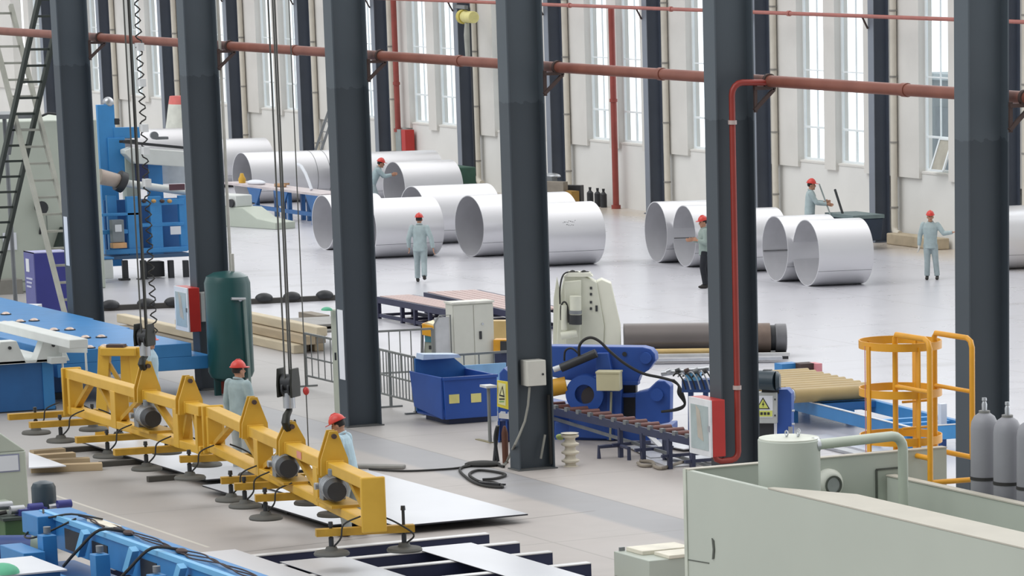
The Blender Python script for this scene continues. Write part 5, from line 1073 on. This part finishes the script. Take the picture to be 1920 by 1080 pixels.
# hydraulic valve stand behind column 5
Pv = F(1292,835); Pv = Vector((Pv.x,Pv.y,0)); t = thing('valve_stand', 'blue valve stand with tangled silver hoses left of the fifth column', 'stand', Pv); VA = RD(52)
for x0 in (1290,1318): prof(t,'leg',Pv,VA,rect(x0,735,x0+9,835),0,.1,mat('stand_blue','2f4d84',.5))
prof(t,'top_block',Pv,VA,rect(1278,712,1335,736),.05,.3,mat('stand_blue','2f4d84',.5),.01); prof(t,'teal_block',Pv,VA,rect(1285,700,1312,714),.05,.25,mat('machine_blue_light','6fb2df',.45))
rr = random.Random(5)
for i in range(7):
    x = 1262+i*9; part('hose', MB().stube([onplane(Pv,VA,x,704+rr.uniform(-4,4),.15), onplane(Pv,VA,x+8,698+rr.uniform(-3,3),.18), onplane(Pv,VA,x+18,712,.2), onplane(Pv,VA,x+24,730,.15)], .014, 6), M_chr if i%2 else M_rub, t)
for i in range(5): part('fitting', MB().cyl(onplane(Pv,VA,1250+i*17,697,.1), onplane(Pv,VA,1258+i*17,694,.1), .045, n=10), [M_chr,M_dark,M_rust,M_grey,M_dark][i], t)
part('manifold', MB().cyl(onplane(Pv,VA,1240,700,.0), onplane(Pv,VA,1330,690,.0), .05, n=12), M_chr, t)
# ---------------- dark brown roller conveyor
zr = .60; a = F(1038,757,zr); b = F(1318,833,zr); a.y = b.y = (a.y+b.y)/2; wid = .42
t = thing('roller_conveyor', 'low navy roller conveyor with brown rollers in front of the blue press', 'conveyor', (a.x,a.y,0)); L = b.x-a.x
for y in (0, wid): part('side_rail', MB().box(0,L,y-.025,y+.025,zr-.13,zr), mat('conveyor_navy','343a55',.45), t)
for i in range(15):
    x = .12+i*(L-.2)/14; rl = part('roller', MB().cyl((x,.03,zr),(x,wid-.03,zr),.05,n=14), M_brown, t); part('bearing', MB().box(x-.05,x+.05,-.03,.03,zr-.02,zr+.05), M_grey, rl)
for px in (1163,1205,1255,1298):
    q = F(px, 862, 0); x = min(max(oY(px,820,a.y).x-a.x,.2),L-.1)
    for y in (0, wid): part('leg', MB().bar((x,y,0.0),(x,y,zr-.1),.07,.07), mat('conveyor_navy','343a55',.45), t)
    part('cross_foot', MB().bar((x,-.15,.22),(x,wid+.15,.22),.05,.05), mat('conveyor_navy','343a55',.45), t)
q0 = oY(1163,845,a.y).x-a.x; part('foot_frame', MB().tube([(q0-.05,-.38,0),(q0-.05,-.38,.2),(q0-.05,.1,.2)], .035, 6).tube([(q0,.0,.2),(q0+.4,-.05,.2),(q0+.4,-.05,0)], .035, 6), mat('conveyor_navy','343a55',.45), t)
part('low_brace', MB().bar((0,wid*.5,.35),(L,wid*.5,.12),.04,.05), M_grey, t)
# cream spool stack
q = F(1070,874); t = thing('spool_stack', 'cream ribbed spool stack on the floor right of the fourth column', 'spool', (q.x,q.y,0)); H = hz(q,812); pr_ = []
for i in range(4): z0 = H*i/4; pr_ += [(.085,z0+.02),(.09,z0+H*.10),(.145,z0+H*.14),(.15,z0+H*.19),(.10,z0+H*.23)]
part('spools', MB().lathe([(.13,0)]+pr_+[(.15,H)], n=24), mat('spool_cream','d3ccbb',.6,var=.05), t); part('lime_rag', MB().ell((-.16,-.1,H*.86),.10,.06,.05,n=10), mat('rag_lime','c9d98a',.8), t)
# white offcut sheets and grey strips under the conveyor
for i, (px,py,lx,ly,rz,w) in enumerate(((1258,866,1.3,.55,-8,'nearest the camera'),(1225,850,1.5,.5,-14,'in the middle'),(1270,838,1.3,.6,4,'at the back'),(1296,866,.9,.6,10,'beside the hydrant cabinet'))):
    q = F(px,py); tag(MB().cbox((0,0,.0),(lx,ly,.016)).build('offcut_sheet', M_plate, loc=(q.x,q.y,.012+.02*i), rotz=RD(rz)), 'white offcut sheet on the floor under the navy conveyor, %s' % w, 'sheet', 'white offcut sheets')
for i, (pts, w) in enumerate((([(1196,868),(1205,873),(1225,872),(1222,866),(1200,864)],'left one'),([(1226,874),(1240,878),(1262,872),(1285,865)],'right one'))):
    floor_cable('grey_strip', 'bent grey strip lying on the offcuts by the navy conveyor, %s' % w, pts, .03, M_prof2, 'strip')
q = F(1222,838,.3); tag(MB().bar((-.75,.1,.30),(.65,-.15,.012),.10,.02).build('white_strip', M_white, loc=(F(1240,850).x,F(1240,850).y,.0)), 'white strip leaning among the offcuts under the navy conveyor', 'strip')
# motor, sign box and blue pillar right of column 5
Pm = F(1465,855); Pm = Vector((Pm.x,Pm.y,0)); MA = RD(52); t = thing('drive_pillar', 'blue pillar with a slate motor on top, right of the fifth column', 'machine', Pm)
prof(t,'pillar',Pm,MA,[(1456,855),(1484,855),(1484,738),(1476,730),(1458,731)],0,.35,M_royal,.01)
c_ = onplane(Pm,MA,1456,714,.15); part('motor', MB().cyl(c_-Vector((math.cos(MA),math.sin(MA),0))*.30+nrm(MA)*-.1, c_, .165, n=26), mat('motor_slate','2f3f49',.35), t); part('motor_cap', MB().cyl(c_, c_+Vector((math.cos(MA)*.06,math.sin(MA)*.06,0)), .165,.12, n=26), mat('motor_slate','2f3f49',.35), t); prof(t,'motor_bed',Pm,MA,rect(1428,726,1460,738),.05,.3,M_dark); prof(t,'terminal',Pm,MA,rect(1430,694,1446,704),.1,.15,M_dark)
prof(t,'lifting_ring',Pm,MA,rect(1478,800,1486,816),.03,.03,M_chr)
for y in (770,795): part('bolt', MB().cyl(onplane(Pm,MA,1485,y,.0), onplane(Pm,MA,1490,y,.0), .02, n=8), M_chr, t)
t = thing('warning_box', 'grey electrical box with yellow high-voltage warning sign right of the fifth column', 'electrical box', Pm+onplane(Pm,MA,1440,797,.1)); o_ = t.location.copy()
def prof2(name, poly, fr, th, m, bev=0): 
    ob = prof(t, name, Pm, MA, poly, fr, th, m, bev); ob.location = Vector(Pm)-o_; return ob
prof2('case', rect(1410,736,1457,794), .1, .2, mat('box_grey','b4b8b6',.5), .01); prof2('sign', rect(1411,742,1449,783), .107, .006, M_paper); prof2('triangle_edge', [(1418,767),(1443.5,767),(1430.5,745)], .114, .006, M_dark); prof2('triangle', [(1420.5,765.3),(1440.5,765.3),(1430.5,748.5)], .121, .006, mat('sign_yellow_green','d8df73',.5)); prof2('bolt_mark', [(1430,763),(1433,757),(1430.5,757),(1432,751),(1428.5,759),(1430.8,759)], .128, .006, M_dark); prof2('caption_field', rect(1412,770,1448,781), .114, .006, mat('sign_yellow_green','d8df73',.5))
for i in range(4): prof2('caption', rect(1419+i*6.5,773,1423.5+i*6.5,778), .121, .005, M_dark)
for x,y in ((1453,749),(1453,779)): prof2('screw', rect(x-1.2,y-1.5,x+1.2,y+1.5), .11, .01, M_dark)
prof2('post', rect(1420,794,1450,850), .02, .1, M_dark)
# ---------------- tan roller table on a blue frame
rot = RD(-6); zt = .62; q0 = F(1640,733,zt); o = Vector((q0.x,q0.y,0)); t = thing('roller_table', 'blue roller table with tan rollers behind the yellow ladder cage', 'conveyor', o, rot)
M_tan = mat('roller_tan2', 'ab9465', .45, var=.08, scale=2)
Rl = 1.62; NR = 10
for i in range(NR): x = -i*.315; part('roller', MB().cyl((x,-Rl,zt),(x,0,zt),.13,n=22), M_tan, t)
def lc(px,py,z_): return local(F(px,py,z_), o, rot)
e1 = lc(1712,806,.42); ew = lc(1788,792,.42)
xn, yn, yf = e1.x, e1.y, ew.y
part('side_beam', MB().box(-3.2, xn, yn-.06, yn+.06, .24, .46), M_blue, t, bev=.01); part('side_beam', MB().box(-3.2, xn, yf+.0, yf+.12, .24, .46), M_blue, t, bev=.01)
part('end_beam', MB().box(xn-.12, xn, yn-.06, yf+.12, .22, .46), mat('machine_blue_light2','4b9ad8',.45), t, bev=.01)
for x in (xn-.75, xn-1.35, -.2): part('cross_beam', MB().box(x-.06,x+.06,yn,yf,.28,.44), mat('machine_blue_light2','4b9ad8',.45), t)
part('edge_strip', MB().box(-3.2,xn,yn-.07,yn-.02,.46,.475), M_white, t); part('edge_strip', MB().box(xn-.05,xn+.005,yn,yf,.46,.475), M_white, t)
for x in (-2.9,-1.0,xn-.06,xn-1.4):
    for y in (yn, yf+.06): part('leg', MB().box(x-.06,x+.06,y-.06,y+.06,0,.24), M_blue, t)
part('bearing_block', MB().cyl((.0,-Rl-.12,zt),(.0,-Rl,zt),.12,n=18), M_chr, t); part('bed_plate', MB().box(-3.1,.2,yn+.05,yf,.36,.46), M_blued, t)
for i, (x0,x1,h,m,w) in enumerate(((1495,1528,14,M_blue,'blue'),(1530,1560,13,M_rust,'dark maroon'),(1561,1571,14,mat('block_pink','d98f96',.6),'pink'))):
    q = F((x0+x1)/2,704); Hq = hz(q,687); wq = (x1-x0)/(.812*100)
    tag(MB().box(-.3,.0,-wq/2,wq/2,0,Hq).build('floor_block', m, loc=(q.x-.6,q.y,0)), '%s block on the floor at the far end of the tan rollers' % w, 'block')
q = F(1788,846); t = thing('label_post', 'thin blue post with white label at the left edge of the rightmost column', 'post', (q.x-.5,q.y+.1,0)); H = hz((q.x-.5,q.y+.1),757); part('post', MB().box(-.05,.05,-.05,.05,0,H*.5), mat('stand_blue','2f4d84',.5), t); part('label', MB().box(-.05,.05,-.06,.06,H*.5,H), M_paper, t)
# ================================================================ RIGHT FOREGROUND: pale machine, drum, ladder cage, gas cylinders
M_pg = mat('machine_sage', 'b3bab0', .5, var=.03, scale=.8); M_pgt = mat('machine_top_beige', 'bab6aa', .6, var=.05, scale=2); M_oy = mat('cage_yellow', 'd99a22', .4, var=.08)
ZM = 3.0; C0 = F(1283,880,ZM); Cy = F(1822,849,ZM); X0, Y0, Y1 = C0.x, C0.y, Cy.y; XE = F(1920,1030,ZM).x+2.5
o = Vector((X0, Y0, 0)); t = thing('trough_machine', 'big pale sage machine trough filling the lower right corner', 'machine', o)
LX = XE-X0; LY = Y1-Y0; band = abs(oY(1625,934,Y0).z-ZM)
inner = F(1720,955,ZM).y-Y0
part('front_wall', MB().box(0, LX, 0, .06, 0, ZM), M_pg, t, bev=.008)
xs = oY(1440,913,Y0).x-X0
part('top_shelf', MB().extr([(xs,-.004),(LX,-.004),(LX,inner),(xs+.9,inner),(xs,.07)], (0,0,ZM+.001), (1,0,0), (0,1,0), .014), M_pgt, t)
part('end_wall', MB().box(0, .09, .06, LY, 0, ZM), M_pg, t); part('end_wall_cap', MB().box(-.01,.10,.0,LY,ZM,ZM+.012), M_pgt, t)
yb = F(1692,899,ZM-.25).y-Y0; xb0 = oY(1690,930,Y0+yb).x-X0
part('back_wall', MB().box(xb0-.3, LX, yb, yb+.10, 0, ZM-.25), M_pg, t, bev=.01); part('back_wall_cap', MB().box(xb0-.3,LX,yb-.01,yb+.11,ZM-.25,ZM-.235), M_pgt, t)
part('deck', MB().box(.09, LX, .06, yb, 1.6, 1.66), mat('deck_sage','8d948b',.6), t)
c = oY(1338,1030,Y0)-o; dk = mat('slot_dark','4f544d',.6)
part('finger_slot', MB().extr([(-.02,-.11),(.015,-.10),(.035,0),(.02,.10),(-.02,.12),(.0,0)], (c.x,-.004,c.z), (1,0,0), (0,0,1), .008), dk, t)
a, b = oY(1288,1049,Y0)-o, oY(1330,1056,Y0)-o; part('panel_seam', MB().bar((a.x,-.003,a.z),(b.x,-.003,b.z),.006,.01), dk, t); a = oY(1290,885,Y0)-o; part('panel_seam', MB().box(.05,.056,-.003,.0,b.z,ZM-.02), mat('seam_sage','9aa299',.6), t)
part('corner_cap', MB().box(-.012,.05,-.012,.06,0,ZM+.006), mat('corner_sage','bfc5b9',.5), t)
# drum on the corner
q = F(1473,912,ZM-.1); dr = .33; zt_ = hz(q, 823)
d = part('drum', MB().cyl((q.x-X0,q.y-Y0+.05,ZM-.45),(q.x-X0,q.y-Y0+.05,zt_),dr,n=48), M_pg, t, bev=.012); part('drum_lid', MB().cyl((q.x-X0,q.y-Y0+.05,zt_),(q.x-X0,q.y-Y0+.05,zt_+.012),dr-.01,n=48), mat('lid_pale','ccd0c4',.5), d)
for dx, dy in ((-.05,.0),(.02,.1),(-.1,.18)): part('eye_bolt', MB().tube([(q.x-X0+dx+.03*math.cos(a_),q.y-Y0+.05+dy,zt_+.05+.03*math.sin(a_)) for a_ in [k_*PI/4 for k_ in range(8)]], .008, 6, closed=True).cyl((q.x-X0+dx,q.y-Y0+.05+dy,zt_),(q.x-X0+dx,q.y-Y0+.05+dy,zt_+.03),.012,n=8), M_chr, d)
# bent pipe from the drum over to the end wall
zp = zt_-.06; a = Vector((q.x+dr*.6, q.y+dr*.7, zp)); b = oX(1672,818,q.x+.1); b = Vector((q.x+.1, b.y, b.z)); pts = [a, a.lerp(b,.5), b]
for k_ in (.4,.8,1.2,1.57): pts.append(b+Vector((0,.14*math.sin(k_),-.14*(1-math.cos(k_)))))
pts.append(pts[-1]+Vector((0,0,-.75))); part('bent_pipe', MB().tube([p-o for p in pts], .055, 14), mat('pipe_sage','b9c2b4',.45,var=.04), t); part('pipe_flange', MB().cyl(a-o, a-o+(b-a).normalized()*.05, .08, n=16), M_chr, t)
# round boss and a recessed door on the end wall
c = oX(1551,907,X0+.09)-o; part('round_boss', MB().lathe([(.17,0),(.17,.06),(.13,.12),(.11,.13)], (.09,c.y,c.z), 28, axis=(1,0,0)), mat('boss_pale','c6cac0',.5), t); part('boss_ring', MB().hollow((.22,c.y+.0,c.z),(.235,c.y+.0,c.z),.105,.085,n=28), dk, t); part('boss_plate', MB().cyl((.215,c.y,c.z),(.222,c.y,c.z),.085,n=24), M_chr, t)
a, b = oX(1643,950,X0+.09)-o, oX(1692,876,X0+.09)-o
part('access_door', MB().box(.09,.10,a.y,b.y,a.z,b.z), mat('door_sage','a9b1a5',.6), t); part('door_frame', MB().bar((.10,a.y,a.z),(.10,a.y,b.z),.02,.02).bar((.10,a.y,b.z),(.10,b.y,b.z),.02,.02), dk, t)
# yellow ladder cage behind the end wall, ladder going down to the floor
Cc = F(1690,850,ZM); cx_, cy_ = X0-.62, Cc.y+.05; P_ = (cx_, cy_)
t = thing('ladder_cage', 'yellow safety cage and handrails of a ladder behind the pale sage machine', 'ladder cage', (cx_,cy_,0))
def zat(py): return hz(P_, py)
w_ = oX(1757,650,cx_).y-oX(1618,650,cx_).y; R_ = w_/2*.95; yc = (oX(1757,650,cx_).y+oX(1618,650,cx_).y)/2-cy_
for py in (649,738,826):
    z_ = zat(py); ring = [(R_*.9*math.cos(a_), yc+R_*math.sin(a_)) for a_ in [k_*PI/18-PI*.02 for k_ in range(36)]]
    part('hoop', MB().hollow((0,yc,z_-.045),(0,yc,z_+.045),R_,R_-.012,n=44), M_oy, t)
for px,py,ph in ((1640,735,-2.4),(1655,735,-1.2),(1718,735,1.1),(1700,735,2.6)):
    y_ = oX(px,py,cx_).y-cy_; dy = max(-1,min(1,(y_-yc)/R_)); sx = 1 if abs(ph) < 1.6 else -1
    x_ = sx*R_*math.sqrt(max(0,1-dy*dy))*.98; px_off = oX(px,py,cx_+x_).y-cy_
    dy = max(-.99,min(.99,(px_off-yc)/R_)); x_ = sx*R_*math.sqrt(1-dy*dy)*.98
    part('strap', MB().bar((x_,yc+dy*R_,0.0),(x_,yc+dy*R_,zat(649)),.07,.018,up=(0,1,0)), M_oy, t)
# guard rail loops on top of the end wall
def loop(xw, pxa, pxb, ytop, ybot_a, ybot_b, ymid):
    A = oX(pxa, 800, xw); B = oX(pxb, 800, xw); ztop = oX(pxa, ytop, xw).z
    za, zb_ = oX(pxa, ybot_a, xw).z, oX(pxb, ybot_b, xw).z; e_ = .08
    pts = [(xw,A.y,za),(xw,A.y,ztop-e_),(xw,A.y+e_*.3,ztop-e_*.3),(xw,A.y+e_,ztop),(xw,B.y-e_,ztop),(xw,B.y-e_*.3,ztop-e_*.3),(xw,B.y,ztop-e_),(xw,B.y,zb_)]
    part('handrail', MB().tube([Vector(p)-Vector((cx_,cy_,0)) for p in pts], .03, 10), M_oy, t)
    zm = oX(pxa, ymid, xw).z; part('mid_rail', MB().cyl((xw-cx_,A.y-cy_,zm),(xw-cx_,B.y-cy_,zm),.024,n=10), M_oy, t)
    return A, B
# first loop runs along X towards the camera, second beside it
def loopx(yw, pxa, pxb, ytop, ybot_a, ybot_b, ymid, ylow):
    A = oY(pxa, ytop, yw); B = oY(pxb, ybot_b-60, yw); ztop = A.z; e_ = .1; za = oY(pxa, ybot_a, yw).z; zb_ = oY(pxb, ybot_b, yw).z
    pts = [(A.x,yw,za),(A.x,yw,ztop-e_*.4),(A.x+.03,yw,ztop),(B.x-e_,yw,ztop),(B.x-e_*.3,yw,ztop-e_*.3),(B.x,yw,ztop-e_),(B.x,yw,zb_)]; bb = Vector((cx_,cy_,0))
    part('handrail', MB().tube([Vector(p)-bb for p in pts], .032, 10), M_oy, t)
    zm = oY(pxa, ymid, yw).z; part('mid_rail', MB().cyl(Vector((A.x,yw,zm))-bb,Vector((B.x,yw,zm))-bb,.024,n=10), M_oy, t)
    zl = oY(pxa, ylow, yw).z; part('low_rail', MB().cyl(Vector((A.x,yw,zl))-bb,Vector((B.x,yw,zl))-bb,.03,n=10), M_oy, t); return A, B
ya = oX(1678,640,X0-.35).y; A1, B1 = loopx(ya, 1678, 1744, 627, 845, 905, 724, 846)
yb2 = oX(1752,640,X0-.35).y; A2, B2 = loopx(yb2, 1752, 1823, 624, 845, 858, 722, 843)
zs_ = oY(1744,905,ya).z; part('step_bar', MB().cyl((B1.x-cx_,B1.y-cy_,zs_),(B2.x-cx_,B2.y-cy_,zs_),.03,n=10), M_oy, t)
for zz in [.3*i+.2 for i in range(12)]: part('rung', MB().cyl((.35,yc-.2,zz),(.35,yc+.2,zz),.015,n=8), M_oy, t)
for y in (-.2,.2): part('stile', MB().bar((.35,yc+y,0),(.35,yc+y,ZM),.05,.03), M_oy, t)
part('chain', MB().cyl((0,yc-R_,0.6),(0,yc-R_,zat(649)),.006,n=6), mat('chain_red','c98a86',.5), t)
# gas cylinders in a row behind the back wall, on a steel platform
yg = Y0+yb+.42; M_gas = mat('gas_grey', '8b8c92', .5, var=.05, scale=4); g0 = None
plat_z = None; poss = []
for i, px in enumerate((1846,1889,1927)):
    p = oY(px, 905, yg+.0); poss.append(p)
zt0 = hz((poss[0].x, yg), 775); plat_z = zt0-1.32
t = thing('cylinder_platform', 'steel platform carrying the gas cylinders behind the sage trough', 'platform', (poss[0].x, yg, 0))
part('deck', MB().box(-.6,2.6,-.25,.6,plat_z-.06,plat_z), M_dark, t)
for x in (-.5,2.5):
    for y in (-.2,.55): part('leg', MB().box(x-.05,x+.05,y-.05,y+.05,0,plat_z-.06), M_dark, t)
lab = ['leftmost grey gas cylinder standing at the right edge, strapped in a row','middle grey gas cylinder standing at the right edge, strapped in a row','rightmost grey gas cylinder, half cut off by the right edge of the picture']
spc = (poss[1]-poss[0]).x
for i in range(3):
    loc = (poss[0].x+i*max(spc,.315), yg, plat_z)
    if g0 is None:
        g0 = thing('gas_cylinder', lab[0], 'gas cylinder', loc, 0, 'grey gas cylinders'); r = .152
        part('shell', MB().lathe([(r*.9,0),(r,.03),(r,1.16),(r*.94,1.23),(r*.74,1.29),(r*.45,1.32),(.045,1.335)], n=32), M_gas, g0)
        part('strap', MB().hollow((0,0,.60),(0,0,.635),r+.006,r-.002,n=32), M_rub, g0); part('collar', MB().cyl((0,0,1.325),(0,0,1.35),.062,n=20), mat('collar_grey','7b7b78',.5), g0); part('valve', MB().lathe([(.028,1.35),(.03,1.42),(.02,1.45),(.028,1.46),(.026,1.49)], n=12), M_chr, g0)
    else: again(g0, lab[i], loc)
# small pale box with lid at the bottom edge
q = F(1240,1088); H = .34; t = thing('lidded_box', 'pale box with cream lids on the floor left of the big sage trough', 'box', (q.x,q.y,0))
part('case', MB().box(-.7,.3,-.35,.55,0,H), M_pg, t, bev=.01); part('lid', MB().box(-.62,-.15,-.2,.56,H,H+.06), mat('lid_cream','ddd8c8',.5), t, bev=.008); part('lid', MB().box(-.1,.32,-.05,.56,H,H+.05), mat('lid_cream','ddd8c8',.5), t, bev=.008); part('knob', MB().box(-.68,-.65,-.28,-.2,H,H+.05), M_grey, t)
# grey-white offcuts on the floor behind the drum
for i, (px,py,lx,ly,rz,w) in enumerate(((1560,842,2.6,.22,-4,'front'),(1590,836,2.4,.35,-5,'back'))):
    q = F(px,py); tag(MB().cbox((0,0,.03),(lx,ly,.05)).build('floor_strip', M_plate if i else mat('strip_grey','b1b3b5',.4), loc=(q.x,q.y,0), rotz=RD(rz)), 'long pale strip on the floor behind the drum of the sage trough, %s one' % w, 'strip')
# grey building outside, seen through the rightmost window
t = thing('outside_building', 'grey building outside, seen through the window with the tilted sash', 'building', (-49.2, 41, -.3)); M_out = mat('outside_grey', '7d878c', .9, var=.2, scale=.4)
part('wall', MB().box(-2.6,2.4,0,7,0,4.3), M_out, t); part('roof', MB().box(-2.8,2.6,-.2,7.2,4.3,4.5), mat('outside_roof','9aa6ab',.8), t)
for x in (-1.6,.3): part('window', MB().box(x,x+1.2,-.03,.02,1.2,3.4), mat('outside_window','66727a',.3), t)
